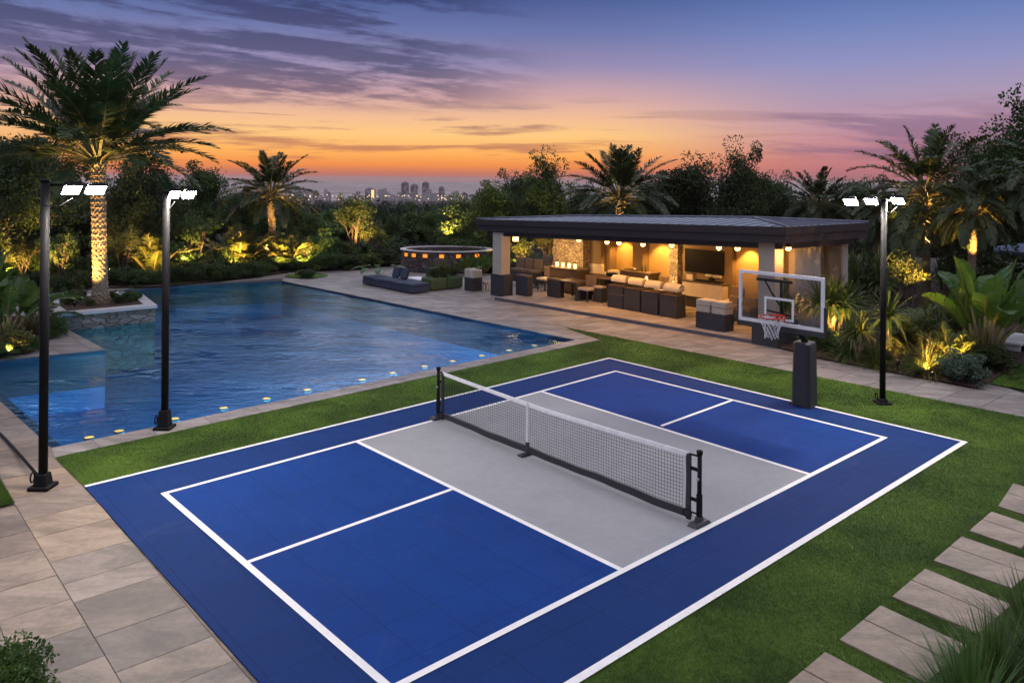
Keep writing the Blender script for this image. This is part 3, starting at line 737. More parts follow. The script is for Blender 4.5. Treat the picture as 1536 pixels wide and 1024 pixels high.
b = MB(); bbox(b, fw, 1 - fw, fh, 1 - fh, -.006, .006); pane = b.obj('pane', gm_)
def kid(o, p): o.parent = p; return o
# the board is one part; its pane, frame and target are sub-parts
bpy.data.objects.remove(board)
b = MB(); bbox(b, 0, fw, 0, 1, -.02, .02); bbox(b, 1 - fw, 1, 0, 1, -.02, .02); bbox(b, fw, 1 - fw, 0, fh, -.019, .019); bbox(b, fw, 1 - fw, 1 - fh, 1, -.019, .019)
board = b.obj('backboard', M_white, hoop); pane.parent = board
b = MB(); s0, s1, q0_, q1_ = .315, .665, .10, .53; k = .026; kz = .045
bbox(b, s0, s1, q1_ - kz, q1_, .0065, .010); bbox(b, s0, s1, q0_, q0_ + kz, .0065, .010); bbox(b, s0, s0 + k, q0_ + kz, q1_ - kz, .0065, .010); bbox(b, s1 - k, s1, q0_ + kz, q1_ - kz, .0065, .010)
b.obj('target_square', M_white, board)
b = MB(); bbox(b, -.018, .0, -.07, .42, -.035, .032, .006); b.obj('edge_pad', M_pad, board)
b = MB(); bbox(b, 1.0, 1.022, -.07, .46, -.035, .032, .006); b.obj('edge_pad', M_pad, board)
b = MB(); bbox(b, -.018, 1.022, -.105, -.005, -.034, .031, .01); b.obj('edge_pad', M_pad, board)
b = MB()
b.tube([bp_(.5, .05, -.06), bp_(.5, .84, -.06)], .035, 10); b.tube([bp_(.2, .84, -.06), bp_(.62, .84, -.06)], .03, 10)
b.tube([bp_(.5, .1, -.07), bp_(.47, .35, -.12), bp_(.36, .6, -.12), bp_(.3, .82, -.07)], .022, 8)
b.tube([bp_(.3, .25, -.07), bp_(.66, .2, -.07)], .018, 8)
b.obj('bracket', M_black, board)
pt = HB + ZZ * 1.29
b = MB(); b.tube([pt - ZZ * .2, pt, pt + ZZ * .10 + bn * .08, bp_(.62, -.16, -.35) * .5 + (pt + bn * .3) * .5 if False else pt + ZZ * .26 + bn * .3, bp_(.5, -.02, -.28), bp_(.5, .06, -.07)], [.075, .07, .065, .06, .05, .045], 12); b.obj('arm', M_black, hoop)
b = MB(); c = HB
def oct_(w, ch, z): h_ = w / 2; return [Vn((c.x, c.y, z)) + V * x + U * y for x, y in ((-h_ + ch, -h_), (h_ - ch, -h_), (h_, -h_ + ch), (h_, h_ - ch), (h_ - ch, h_), (-h_ + ch, h_), (-h_, h_ - ch), (-h_, -h_ + ch))]
b.hexa(oct_(.40, .06, .035), oct_(.36, .06, 1.25)); 
b.hexa(oct_(.36, .06, 1.2505), oct_(.33, .07, 1.285), .008); b.obj('padded_pole', M_pad, hoop)
b = MB(); b.box(HB, V, U, .46, .42, -.005, .034, .01); b.obj('base_plate', M_black, hoop)
RC = bp_(.50, .2, .30); RR = .235
M_rim = mat('rim_red', (.55, .035, .012), .35, .1, 5, 0)
b = MB(); b.tube([RC + Vn((math.cos(2 * PI * k / 32), math.sin(2 * PI * k / 32), 0)) * RR for k in range(33)], .013, 8, cap=False)
b.tube([bp_(.46, .2, .01), bp_(.46, .2, .10)], .012, 8); b.tube([bp_(.54, .2, .01), bp_(.54, .2, .10)], .012, 8)
bbox(b, .435, .565, .09, .22, .011, .03, .004); b.hexa([bp_(.44, .175, .02), bp_(.56, .175, .02), bp_(.53, .185, .1), bp_(.47, .185, .1)], [bp_(.44, .19, .02), bp_(.56, .19, .02), bp_(.53, .195, .1), bp_(.47, .195, .1)])
rim = b.obj('rim', M_rim, hoop)
b = MB(); nn = 12; lv = [(.225, 0), (.20, -.09), (.165, -.17), (.135, -.25), (.12, -.33), (.125, -.41)]
def nnode(i, j):
    r, z = lv[j]; a = 2 * PI * (i + (j % 2) * .5) / nn; return RC + Vn((math.cos(a) * r, math.sin(a) * r, z * .95 + (.02 * math.sin(i * 2.1) if j == 5 else 0)))
for j in range(5):
    for i in range(nn):
        p = nnode(i, j)
        for di in ((0, -1) if j % 2 == 0 else (0, 1)):
            q = nnode(i + di, j + 1); mdl = (p + q) / 2 + ZZ * -.008
            b.tube([p, mdl, q], .0052, 5, cap=False)
b.obj('net', mat('net_cord', (.75, .73, .70), .8, .1, 9, 0), hoop)

# ------------------------------------------------------------------ floodlight poles
M_flood = emitmat('flood_lens', (1.0, .89, .78), 560.)
def flood(base_px, top_y, w, heads, t_dir, label, armz, W_=.25, H_=.21, boot=.34):
    B = G(*base_px); d = B.y; top = D(base_px[0], top_y, d).z
    o = thing('floodlight_pole', label, 'light pole', B, 'floodlight poles round the court')
    b = MB(); b.tube([B + ZZ * .06, B + ZZ * top], w / 2, 16); b.lathe(B, [(w * .56, top), (w * .56, top + .03), (w * .2, top + .045)], 16); b.obj('pole', M_black, o)
    b = MB(); X = Vn((1, 0, 0)); Y = Vn((0, 1, 0)); b.box(B, X, Y, w * 2.4, w * 2.4, 0.0, .055, .015); b.box(B, X, Y, w * 1.6, w * 1.6, .05, boot, .02, taper=.22)
    bs = b.obj('base', M_black, o)
    b = MB(); b.tube([B + Vn((-w * 1.15, -.02, .10)) + Vn((0, .05 * math.sin(k * .6), .07 * math.cos(k * .6) + .06)) for k in range(12)], .012, 6, cap=False); b.obj('cable_loop', M_black, bs)
    xs = [D(*h_, d).x for h_ in heads]; az_ = D(*heads[0], d).z
    b = MB(); x0, x1 = min(xs + [B.x]), max(xs + [B.x]); b.tube([Vn((x0 - .08, d + .05, armz)), Vn((x1 + .08, d + .05, armz))], .022, 8); b.obj('crossarm', M_black, o)
    up = Vn((0, 0, 1)) * math.cos(math.radians(52)) + t_dir * math.sin(math.radians(52)); nrm = t_dir * math.cos(math.radians(52)) - Vn((0, 0, 1)) * math.sin(math.radians(52)); sd = up.cross(nrm).normalized()
    for h_ in heads:
        c = D(*h_, d)
        def slab(mb, w_, h2, o0, o1, bev=0): mb.hexa([c - sd * w_ / 2 - up * h2 / 2 + nrm * o0, c + sd * w_ / 2 - up * h2 / 2 + nrm * o0, c + sd * w_ / 2 + up * h2 / 2 + nrm * o0, c - sd * w_ / 2 + up * h2 / 2 + nrm * o0],
                                                     [c - sd * w_ / 2 - up * h2 / 2 + nrm * o1, c + sd * w_ / 2 - up * h2 / 2 + nrm * o1, c + sd * w_ / 2 + up * h2 / 2 + nrm * o1, c - sd * w_ / 2 + up * h2 / 2 + nrm * o1], bev)
        b = MB(); slab(b, W_, H_, -.05, 0, .008)
        for k in range(7): 
            cc = c; x_ = (-.5 + (k + .5) / 7) * W_ * .9
            b.hexa([c + sd * (x_ - .006) - up * H_ * .42 - nrm * .05, c + sd * (x_ + .006) - up * H_ * .42 - nrm * .05, c + sd * (x_ + .006) + up * H_ * .42 - nrm * .05, c + sd * (x_ - .006) + up * H_ * .42 - nrm * .05],
                   [c + sd * (x_ - .006) - up * H_ * .42 - nrm * .085, c + sd * (x_ + .006) - up * H_ * .42 - nrm * .085, c + sd * (x_ + .006) + up * H_ * .42 - nrm * .085, c + sd * (x_ - .006) + up * H_ * .42 - nrm * .085])
        b.tube([c - nrm * .05, Vn((c.x, d + .05, armz))], .016, 8)
        hd = b.obj('floodlight', M_black, o)
        b = MB(); slab(b, W_ * .9, H_ * .88, .001, .006); b.obj('lens', M_flood, hd)
    b = MB(); c = D(*heads[0 if abs(xs[0] - B.x) < abs(xs[-1] - B.x) else -1], d)
    b.tube([Vn((c.x, c.y + .03, c.z - .12)), Vn(((c.x + B.x) / 2, c.y, c.z - .24)), Vn((B.x, B.y - w / 2, c.z - .22))], .007, 6); b.obj('cable', M_black, o)
    return o
tl = Vn((.72, -.69, 0)).normalized(); trr = Vn((-.72, -.69, 0)).normalized()
flood((72, 743), 284, .122, [(108, 295.5), (145, 295.5)], tl, 'tall black light pole with two lit floodlights standing on the stone paving at left', D(72, 288, G(72, 743).y).z, boot=.22)
flood((253, 651), 297, .125, [(262, 300.5), (284.5, 300.5)], tl, 'black light pole with two lit floodlights on the pool coping beside the turf', D(253, 299, G(253, 651).y).z, .20, .22)
flood((1329, 597), 292, .115, [(1276, 295), (1307, 294), (1347, 292)], trr, 'black light pole with three lit floodlights on the turf right of the hoop', D(1329, 292, G(1329, 597).y).z, boot=.12)
b = MB(); b.tube([G(62, 722, .12), G(28, 684, .035), G(-6, 650, .02), G(-60, 590, .02)], .022, 8); tag(b.obj('power_cable', M_black), 'straight black cable running over the paving to the left light pole', 'cable')

# ------------------------------------------------------------------ pavilion
def P_at(px, py, z): return G(px, py, z)
def hit(px, py, P0, dr):
    """plan point where the sight line of pixel column px meets the line P0 + s*dr"""
    rx, _ = ray(px, py); r = Vn((rx, 1, 0)); return inter(Vn((0, 0, 0)), r, Vn((P0.x, P0.y, 0)), dr)
ZL, ZR = 2.45, 2.82
RLF, RRF, RRB = P_at(714, 347, ZL), P_at(1181, 359.5, ZR), P_at(1306, 348, ZR)
RLB = RLF + (RRB - RRF)
pav = thing('pavilion', 'open poolside pavilion with flat dark roof, stone chimney and warm lit interior', 'pavilion', (RRF.x, RRF.y, 0))
def inset(k, dz, qs=None):
    qs = [RLF, RRF, RRB, RLB]; out = []
    dv = (RRF - RLF); dv.z = 0; dv.normalize(); duu = (RRB - RRF); duu.z = 0; duu.normalize()
    sg = ((1, 1), (-1, 1), (-1, -1), (1, -1))
    for q, (a, c) in zip(qs, sg): out.append(q + dv * (a * k) + duu * (c * k) + ZZ * dz)
    return out
PV = (RRF - RLF); PV.z = 0; PLN = PV.length; PV.normalize(); PU = (RRB - RRF); PU.z = 0; PD = PU.length; PU.normalize()
b = MB(); b.hexa(inset(.06, .0), inset(.06, .24)); b.hexa(inset(0, .24), inset(0, .45)); b.obj('fascia', M_fascia, pav)
# hip roof with standing seams
b = MB(); e = inset(.03, .452); rg0 = (e[0] + e[3]) / 2 + PV * 3.4; rg1 = (e[1] + e[2]) / 2 - PV * 2.4; rg0.z = 3.12; rg1.z = 3.36
for f in ([e[0], e[1], rg1, rg0], [e[1], e[2], rg1], [e[2], e[3], rg0, rg1], [e[3], e[0], rg0]): b.face(f)
def seam(p, q): 
    w = (q - p).cross(ZZ).normalized() * .012; b.face([p - w + ZZ * .002, q - w + ZZ * .002, q - w + ZZ * .02, p - w + ZZ * .02]); b.face([p + w + ZZ * .002, q + w + ZZ * .002, q + w + ZZ * .02, p + w + ZZ * .02]); b.face([p - w + ZZ * .02, q - w + ZZ * .02, q + w + ZZ * .02, p + w + ZZ * .02])
def slope(ea, eb, ra, rb, n, perp):
    for i in range(1, n):
        p = ea + (eb - ea) * i / n; L = (eb - ea).length * i / n; La = 3.4 if ea is e[0] or eb is e[0] else 2.4
        yield p, L
n_ = 30; EL = (e[1] - e[0]).length
for i in range(1, n_):
    k = i / n_; p = e[0] + (e[1] - e[0]) * k; x = k * EL
    if x < 3.4: q = e[0] + (rg0 - e[0]) * (x / 3.4)
    elif x > EL - 2.4: q = e[1] + (rg1 - e[1]) * ((EL - x) / 2.4)
    else: q = rg0 + (rg1 - rg0) * ((x - 3.4) / (EL - 5.8))
    seam(p, q)
for i in range(1, 13):
    k = i / 13; p = e[1] + (e[2] - e[1]) * k
    q = (e[1] + (rg1 - e[1]) * (2 * k)) if k <= .5 else (e[2] + (rg1 - e[2]) * (2 * (1 - k)))
    seam(p, q)
b.tube([e[1] + ZZ * .03, rg1 + ZZ * .03], .03, 6); b.tube([e[2] + ZZ * .03, rg1 + ZZ * .03], .03, 6); b.tube([rg0 + ZZ * .03, rg1 + ZZ * .03], .03, 6); b.tube([e[0] + ZZ * .03, rg0 + ZZ * .03], .03, 6)
b.obj('roof', M_roof, pav)
FLZ = .1
# beams under the eaves
b = MB(); i1, i2 = .30, .55
def ring_box(mb, k0, k1, z0_, z1_):
    o_ = inset(k0, 0); n_ = inset(k1, 0)
    for j in range(4):
        a_, b_ = j, (j + 1) % 4
        mb.hexa([Vn((*p.xy, p.z + z0_)) for p in (o_[a_], o_[b_], n_[b_], n_[a_])], [Vn((*p.xy, p.z + z1_)) for p in (o_[a_], o_[b_], n_[b_], n_[a_])])
ring_box(b, .32, .60, -.18, -.003); b.obj('beam', M_fascia, pav)
# floor and step
fl = [inset(.12, 0)[0], inset(.12, 0)[1], inset(.12, 0)[2], inset(.12, 0)[3]]
f0, f1 = G(747, 446, FLZ), G(1137, 504, FLZ); fd = (f1 - f0).normalized()
fe = f1 + fd * .2
FLP = [f0, fe, fe + PU * 4.9, f0 + PU * 5.2]
pave('pavilion_floor', [[Vn((p.x, p.y, 0)) for p in FLP]], pavemat('floor_stone', [(.33, .27, .22), (.37, .31, .26), (.35, .29, .24)]), FLZ, f0, fd, PU, [.8], (.8, 1.2), seed=21, z0=.0, gap=.008)
b = MB(); b.hexa([p + ZZ * (-FLZ + .0) for p in (f0 - PU * .06, fe - PU * .06, fe - PU * .002, f0 - PU * .002)], [p - ZZ * .008 for p in (f0 - PU * .06, fe - PU * .06, fe - PU * .002, f0 - PU * .002)])
struct('step', b, mat('step_stone', (.09, .085, .10), .7, .15, 4, .2))
def NBp(px, py, wl, wr, z=0.):
    """near corner on the plane z plus real widths from the two visible face widths in pixels"""
    N = G(px, py, z); k = N.x / N.y; a = wl * N.y / F / (.662 + k * .749); c = wr * N.y / F / max(.15, .749 - k * .662); return N, a, c
def hp(N, px): return px * N.y / F
# columns
def column(px, py, wl, wr, topz, pw, pr, ph, cpx):
    N, a, c = NBp(px, py, pw, pr, FLZ if False else 0.)
    b = MB(); h_ = hp(N, ph); b.nbox(N, a, c, 0, h_, .015); ped = b.obj('pedestal', M_dark, pav)
    M0 = N - V * (a * .5) + U * (c * .5); cw = .5
    M1 = hit(cpx, py - 60, M0 - U * .28, V) 
    b = MB(); b.nbox(M1, cw, .46, h_ + .001, topz, .01); b.obj('column', M_plaster, pav)
    return N, a, c
column(759, 446, 0, 0, ZL, 21, 13, 33, 753.5)
column(1170, 516, 0, 0, ZR - .002, 40, 32, 36, 1164.6)
# back wall and its pieces
B0 = RLF + PU * (PD - .3); B0.z = 0
def wallbox(px0, px1, off, th, z1, m, name, py=400, z0_=0.02, bev=0.):
    a_ = hit(px0, py, B0 - PU * off, PV); c_ = hit(px1, py, B0 - PU * off, PV)
    b = MB(); b.hexa([Vn((p.x, p.y, z0_)) for p in (a_, c_, c_ + PU * th, a_ + PU * th)], [Vn((p.x, p.y, z1)) for p in (a_, c_, c_ + PU * th, a_ + PU * th)], bev)
    return b.obj(name, m, pav), a_, c_
M_wallw = mat('warm_plaster', (.34, .235, .10), .85, .1, 3, .5, 40)
wallbox(870, 1222, 0, .2, 2.6, M_wallw, 'back_wall')
wallbox(877, 903, .55, .549, 2.55, M_plaster2, 'back_wall')
wallbox(903, 917, .35, .349, 2.55, M_plaster2, 'wall_pier'); wallbox(951, 966, .35, .349, 2.55, M_plaster2, 'wall_pier')
def rough_box(a_, c_, th, z0_, z1_, amp, name, m, dirb=None, seg=.16):
    """a wall of rough stone: a gridded box whose skin is pushed in and out"""
    dirb = dirb or PU
    dv = (c_ - a_); dv.z = 0; L = dv.length; dv.normalize(); R = random.Random(int(L * 100)); bm = bmesh.new()
    pts = [(0, 0), (L, 0), (L, th), (0, th)]; per = []
    for (x0, y0), (x1, y1) in zip(pts, pts[1:] + pts[:1]):
        n = max(1, int(math.hypot(x1 - x0, y1 - y0) / seg)); per += [(x0 + (x1 - x0) * i / n, y0 + (y1 - y0) * i / n) for i in range(n)]
    nz_ = max(1, int((z1_ - z0_) / seg)); rings = []
    for j in range(nz_ + 1):
        z = z0_ + (z1_ - z0_) * j / nz_; r = []
        for x, y in per:
            k = R.uniform(-amp, amp); cx, cy = x - L / 2, y - th / 2; q = math.hypot(cx, cy) + 1e-6
            p = a_ + dv * (x + cx / q * k) + dirb * (y + cy / q * k); r.append(bm.verts.new((p.x, p.y, z + (R.uniform(-.03, .03) if 0 < j < nz_ else 0))))
        rings.append(r)
    n = len(per)
    for r0, r1 in zip(rings, rings[1:]):
        for k in range(n): bm.faces.new([r0[k], r0[(k + 1) % n], r1[(k + 1) % n], r1[k]])
    bm.faces.new(rings[-1]); bm.faces.new(rings[0][::-1])
    mb = MB(); mb.bm.free(); mb.bm = bm; return mb
a_ = hit(831, 400, B0 - PU * .9, PV); c_ = hit(876.5, 400, B0 - PU * .9, PV)
rough_box(a_, c_, .85, .02, 2.52, .03, 'x', M_stone).obj('chimney', M_stone, pav); CH = (a_ + c_) / 2
a_ = hit(1006, 400, B0 - PU * .5, PV); c_ = hit(1018.5, 400, B0 - PU * .5, PV)
rough_box(a_, c_, .45, .02, 2.6, .03, 'x', M_stone, seg=.09).obj('stone_pier', M_stone, pav); SP = (a_ + c_) / 2
o_, ta, tb = wallbox(1020, 1101, .28, .279, 2.6, M_plaster2, 'back_wall')
wallbox(1101.5, 1140, .1, .099, 2.6, M_wallw, 'back_wall')
# right end wall with a glowing slot
S0 = RRF + PU * .5 - PV * .62; S0.z = 0
def sidewall(px0, px1, m, name, off=0., th=.18, z1=ZR - .15, py=400):
    a_ = hit(px0, py, S0 + PV * off, PU); c_ = hit(px1, py, S0 + PV * off, PU)
    b = MB(); b.hexa([Vn((p.x, p.y, .02)) for p in (a_, c_, c_ - PV * th, a_ - PV * th)], [Vn((p.x, p.y, z1)) for p in (a_, c_, c_ - PV * th, a_ - PV * th)])
    return b.obj(name, m, pav), a_, c_
sidewall(1194, 1233, M_plaster, 'side_wall'); sidewall(1233.2, 1239, M_plaster2, 'side_wall', -.08); sidewall(1246, 1266, M_plaster2, 'side_wall', .04)
_, ga, gb = sidewall(1266.5, 1274, M_plaster, 'column', .10, .35)
_, sa, sb = sidewall(1239.3, 1245.8, M_wallw, 'side_wall', -.22, .1)
lamp('SPOT', 'slot_glow', (sa + sb) / 2 + PV * .3 + ZZ * .25, 60, (1, .62, .25), .05, (sa + sb) / 2 + ZZ * 2.5, 60)
# television
tv = thing('television', 'large black flat television on the brown pavilion wall', 'television', ((ta + tb) / 2))
t0_ = hit(1029, 390, B0 - PU * .34, PV); t1_ = hit(1087, 390, B0 - PU * .34, PV); zt0, zt1 = CAMZ - (407 - 268) * t0_.y / F + .02, CAMZ - (374.5 - 268) * t0_.y / F
zt0 = 1.28; zt1 = 2.10
b = MB(); b.hexa([Vn((p.x, p.y, zt0)) for p in (t0_, t1_, t1_ + PU * .05, t0_ + PU * .05)], [Vn((p.x, p.y, zt1)) for p in (t0_, t1_, t1_ + PU * .05, t0_ + PU * .05)], .006); b.obj('casing', M_black, tv)
b = MB(); k0, k1 = t0_ + PV * .03 - PU * .004, t1_ - PV * .03 - PU * .004; b.face([k0 + ZZ * (zt0 + .03), k1 + ZZ * (zt0 + .03), k1 + ZZ * (zt1 - .03), k0 + ZZ * (zt1 - .03)]); b.obj('screen', mat('screen_black', (.003, .003, .004), .5, .1, 3, 0, spec=.1), tv)
# ceiling lamps
M_globe = emitmat('lamp_globe', (1, .55, .16), 6.)
FP = RLF + PU * .85; FP.z = 0
lab = ['leftmost frosted half globe lamp under the pavilion eaves, by the chimney', 'half globe lamp left of a close pair, above the first wall recess', 'half globe lamp above the middle of the first wall recess', 'half globe lamp between the two brown wall piers and the stone pier',
       'half globe lamp just over the lit stone pier', 'half globe lamp above the right half of the television', 'half globe lamp right of the television, biggest in view', 'half globe lamp outside the near column at the right end']
for i, (x, y) in enumerate([(870, 359), (912, 362), (930, 363), (966, 365), (1009, 366), (1080, 369), (1108, 370), (1184, 369)]):
    if i < 7: p = hit(x, y, FP, PV)
    else: p = hit(x, y, RRF + PU * .2 - PV * .3, PU)
    zz = CAMZ - (y - HY - .008 * (x - 768) * 0) * p.y / F; zz = min(max(zz, 2.26), 2.66); p.z = zz
    o = thing('ceiling_lamp', lab[i], 'ceiling lamp', p, 'half globe lamps under the pavilion ceiling')
    b = MB(); b.lathe(p, [(.055, zz + .03), (.06, zz + .06), (.025, zz + .065), (.025, zz + .3)], 12); b.obj('fitting', M_black, o)
    b = MB(); b.lathe(p, [(.078, zz + .028), (.08, zz), (.07, zz - .036), (.04, zz - .062), (.01, zz - .072)], 16); b.obj('shade', M_globe, o)
    lamp('POINT', 'lamp_light', p - ZZ * .2, 60 if i < 7 else 34, (1, .47, .11), .09)
pl_ = hit(775, 358, RLF + PU * 2.0, PV); zz = CAMZ - (358 - HY) * pl_.y / F; pl_.z = zz
o = thing('hanging_lantern', 'square glowing lantern hanging behind the left pavilion column', 'lantern', pl_)
b = MB(); b.box(pl_, V, U, .17, .17, zz - .10, zz + .08, .01); b.obj('shade', M_globe, o)
b = MB(); b.tube([pl_ + ZZ * .08, pl_ + ZZ * .55], .01, 6); b.box(pl_, V, U, .19, .19, zz + .081, zz + .1); b.obj('cord', M_black, o)
lamp('POINT', 'lamp_light', pl_ - ZZ * .25, 4, (1, .6, .25), .1)
# warm spots washing the chimney, the piers and the recesses
for q, e_ in ((CH - PU * 1.5, 230), (SP - PU * .9, 160)):
    lamp('SPOT', 'wall_washer', Vn((q.x, q.y, 2.3)), e_, (1, .56, .18), .04, (q.x + PU.x * 1.2, q.y + PU.y * 1.2, 1.2), 120, 1.0)
lamp('SPOT', 'wall_washer', Vn((SP.x - PU.x * .3, SP.y - PU.y * .3, .35)), 80, (1, .62, .22), .03, (SP.x + PU.x * .05, SP.y + PU.y * .05, 1.6), 70)
for x in (930, 985, 1120):
    q = hit(x, 400, B0 - PU * .45, PV); lamp('SPOT', 'wall_washer', Vn((q.x, q.y, 2.40)), 240, (1, .46, .09), .04, (q.x + PU.x * .3, q.y + PU.y * .3, .8), 95)

# ------------------------------------------------------------------ furniture
def cubething(name, label, cat, px, py, wl, wr, hpx_, m, z=FLZ, group=None, bev=.02, leg=None, a=None, c=None, zadd=0):
    N, a_, c_ = NBp(px, py, wl, wr, z); a_ = a or a_; c_ = c or c_
    return N, a_, c_, z, z + hp(N, hpx_)
def body(t_, name, N, a, c, z0_, z1_, m, bev=.02, taper=0.):
    b = MB(); b.nbox(N, a, c, z0_, z1_, bev, 2, taper); return b.obj(name, m, t_)
# four seat cubes with bolsters
for i, (x, y, w) in enumerate([(937, 461.5, 24), (962.5, 465.5, 24.5), (989.5, 470, 26), (1018, 474.5, 27)]):
    N, a, c = NBp(x, y, w, 14, FLZ); a -= .02; z1 = FLZ + hp(N, 33)
    o = thing('lounge_seat', ['leftmost charcoal cube seat of the row of four at the pavilion edge', 'second charcoal cube seat from the left in the row of four', 'third charcoal cube seat from the left in the row of four', 'rightmost charcoal cube seat of the row of four, its side face showing'][i], 'lounge seat', N, 'four cube seats with rolled bolsters')
    body(o, 'seat_base', N, a, c, FLZ + .015, z1, M_dark, .012)
    body(o, 'top_panel', N + V * .008 - U * .008, a + .016, c + .016, z1 + .001, z1 + .03, M_wood, .006)
    b = MB(); r = .135; C0 = N - V * .02 + U * (c * .62); C1 = C0 - V * (a - .04)
    pr = [(-r * 1.25, 0), (-r * 1.2, r * .8), (-r * .8, r * 1.45), (0, r * 1.7), (r * .8, r * 1.6), (r * 1.1, r * 1.0), (r * 1.1, 0)]
    P0 = [C0 + U * x + ZZ * (z1 + .032 + zz_) for x, zz_ in pr]; P1 = [C1 + U * x + ZZ * (z1 + .032 + zz_) for x, zz_ in pr]
    v0 = [b.bm.verts.new((p.x, p.y, p.z)) for p in P0]; v1 = [b.bm.verts.new((p.x, p.y, p.z)) for p in P1]; n = len(pr)
    b.bm.faces.new(v0); b.bm.faces.new(v1[::-1])
    for k in range(n): f = b.bm.faces.new([v0[k], v0[(k + 1) % n], v1[(k + 1) % n], v1[k]]); 
    bmesh.ops.bevel(b.bm, geom=b.bm.edges[:], offset=.018, segments=2, affect='EDGES'); b.obj('bolster', M_beige, o)
# double cube by the near column
N, a, c = NBp(1090.5, 493.5, 45, 14, FLZ); h1 = FLZ + hp(N, 25)
o = thing('storage_cube', 'wide charcoal cube at the pavilion edge carrying two beige cubes', 'cube table', N); body(o, 'body', N, a, c, FLZ, h1, M_dark, .012)
for i, (s, w) in enumerate(((0, .46), (.52, .48))):
    o = thing('cube_cushion', ['right beige cube resting on the wide charcoal cube', 'left beige cube resting on the wide charcoal cube, partly behind the other'][i], 'cushion', N, 'beige cubes'); body(o, 'cushion', N - V * (a * s + .01) + U * .02, a * w, c * .9, h1 + .002, h1 + hp(N, 19), M_beige, .03)
    b = MB(); nq = N - V * (a * s) + U * .008; b.nbox(nq, a * w + .012, c * .9 + .02, h1 + hp(N, 10), h1 + hp(N, 10.6), .004); b.obj('piping', M_brown, o)
# pale counter
N, a, c = NBp(1087, 463, 64, 14, FLZ)
o = thing('counter', 'long pale cream counter with dark end and dark plinth before the television', 'counter', N)
h0, h1 = FLZ + hp(N, 17), FLZ + hp(N, 39); body(o, 'body', N, a, c, h0, h1, M_beige, .02); body(o, 'plinth', N - V * .1 + U * .1, a - .2, c - .2, FLZ, h0 - .001, M_fascia, .0); body(o, 'worktop', N + V * .02 - U * .02, a + .04, c + .3, h1 + .001, h1 + .05, M_wood, .008)
CN, CA_, CC_, CH1 = N, a, c, h1 + .05
o = thing('planter_box', 'small square lit box on the left end of the pale counter', 'box', N); body(o, 'body', N - V * (a * .80) + U * .15, .26, .26, CH1 + .001, CH1 + .2, M_beige, .015); body(o, 'rim', N - V * (a * .80) + U * .14 + V * .01, .28, .28, CH1 + .201, CH1 + .22, M_brown, .004)
o = thing('soundbar_stand', 'small black stand with soundbar under the television', 'stand', N); body(o, 'stand', N - V * (a * .30) + U * .3, .3, .2, CH1 + .001, CH1 + .26, M_black, .02, .3); body(o, 'soundbar', N - V * (a * .12) + U * .3, .85, .1, CH1 + .262, CH1 + .32, M_white, .015)
o = thing('tray', 'dark low tray holding rolled towels on the pale counter', 'tray', N); body(o, 'tray', N - V * (a * .1) + U * .06, 1.0, .26, CH1 + .001, CH1 + .05, M_black, .01)
for k in range(2): b = MB(); p = N - V * (.35 + k * .32) + U * .2 + ZZ * (CH1 + .11); b.tube([p - V * .14, p + V * .14], .058, 12); b.obj('towel', M_beige, o)
# brown lounge by the near column
def sofa(name, label, px, py, wl, wr, seat, back, m, z=FLZ, ncush=2, cm=None, group=None, arm=True):
    N, a, c = NBp(px, py, wl, wr, z); o = thing(name, label, 'sofa', N, group); cm = cm or m
    zs = z + seat; body(o, 'base', N - V * 0, a, c, z + .05, zs, M_dark, .02)
    for k in range(ncush): body(o, 'seat_cushion', N - V * (a * k / ncush + .01) + U * .02, a / ncush - .02, c * .7, zs + .002, zs + .13, cm, .04)
    for k in range(ncush): body(o, 'back_cushion', N - V * (a * k / ncush + .015) + U * (c * .72), a / ncush - .03, c * .25, zs + .05, z + back, cm, .06)
    for s in (0, a - .06):
        b = MB(); b.nbox(N - V * s + U * .02, .06, .06, z, z + .05); b.nbox(N - V * s + U * (c - .08), .06, .06, z, z + .05); b.obj('leg', M_black, o)
    return o
sofa('sofa', 'low brown sofa behind the wide cube, beside the near column', 1128, 480, 46, 16, .34, .72, M_brown, ncush=2)
sofa('sofa', 'brown cushioned sofa just right of the left pavilion column', 806, 428, 40, 12, .48, 1.05, M_brown, ncush=3)
sofa('sofa', 'brown sofa before the gap left of the stone chimney', 838, 424, 30, 10, .48, 1.1, M_brown, ncush=2)
sofa('sofa', 'brown sofa against the first wall recess inside the pavilion', 925, 437, 36, 10, .7, 1.3, M_brown, ncush=3)
sofa('sofa', 'brown sofa with tall arms near the second wall pier', 958, 440, 28, 10, .75, 1.35, M_brown, ncush=2)
sofa('armchair', 'armchair with glowing yellow cushions in the middle of the pavilion', 891, 440, 22, 20, .62, 1.12, M_beige, ncush=1, cm=M_beige)
sofa('armchair', 'cream topped armchair behind the round table', 936, 441, 24, 16, .78, 1.3, M_beige, ncush=1, cm=M_beige)
sofa('sofa', 'dark sofa at the back right of the pavilion, seen beyond the backboard', 1145, 470, 34, 14, .4, .85, M_brown, ncush=2)
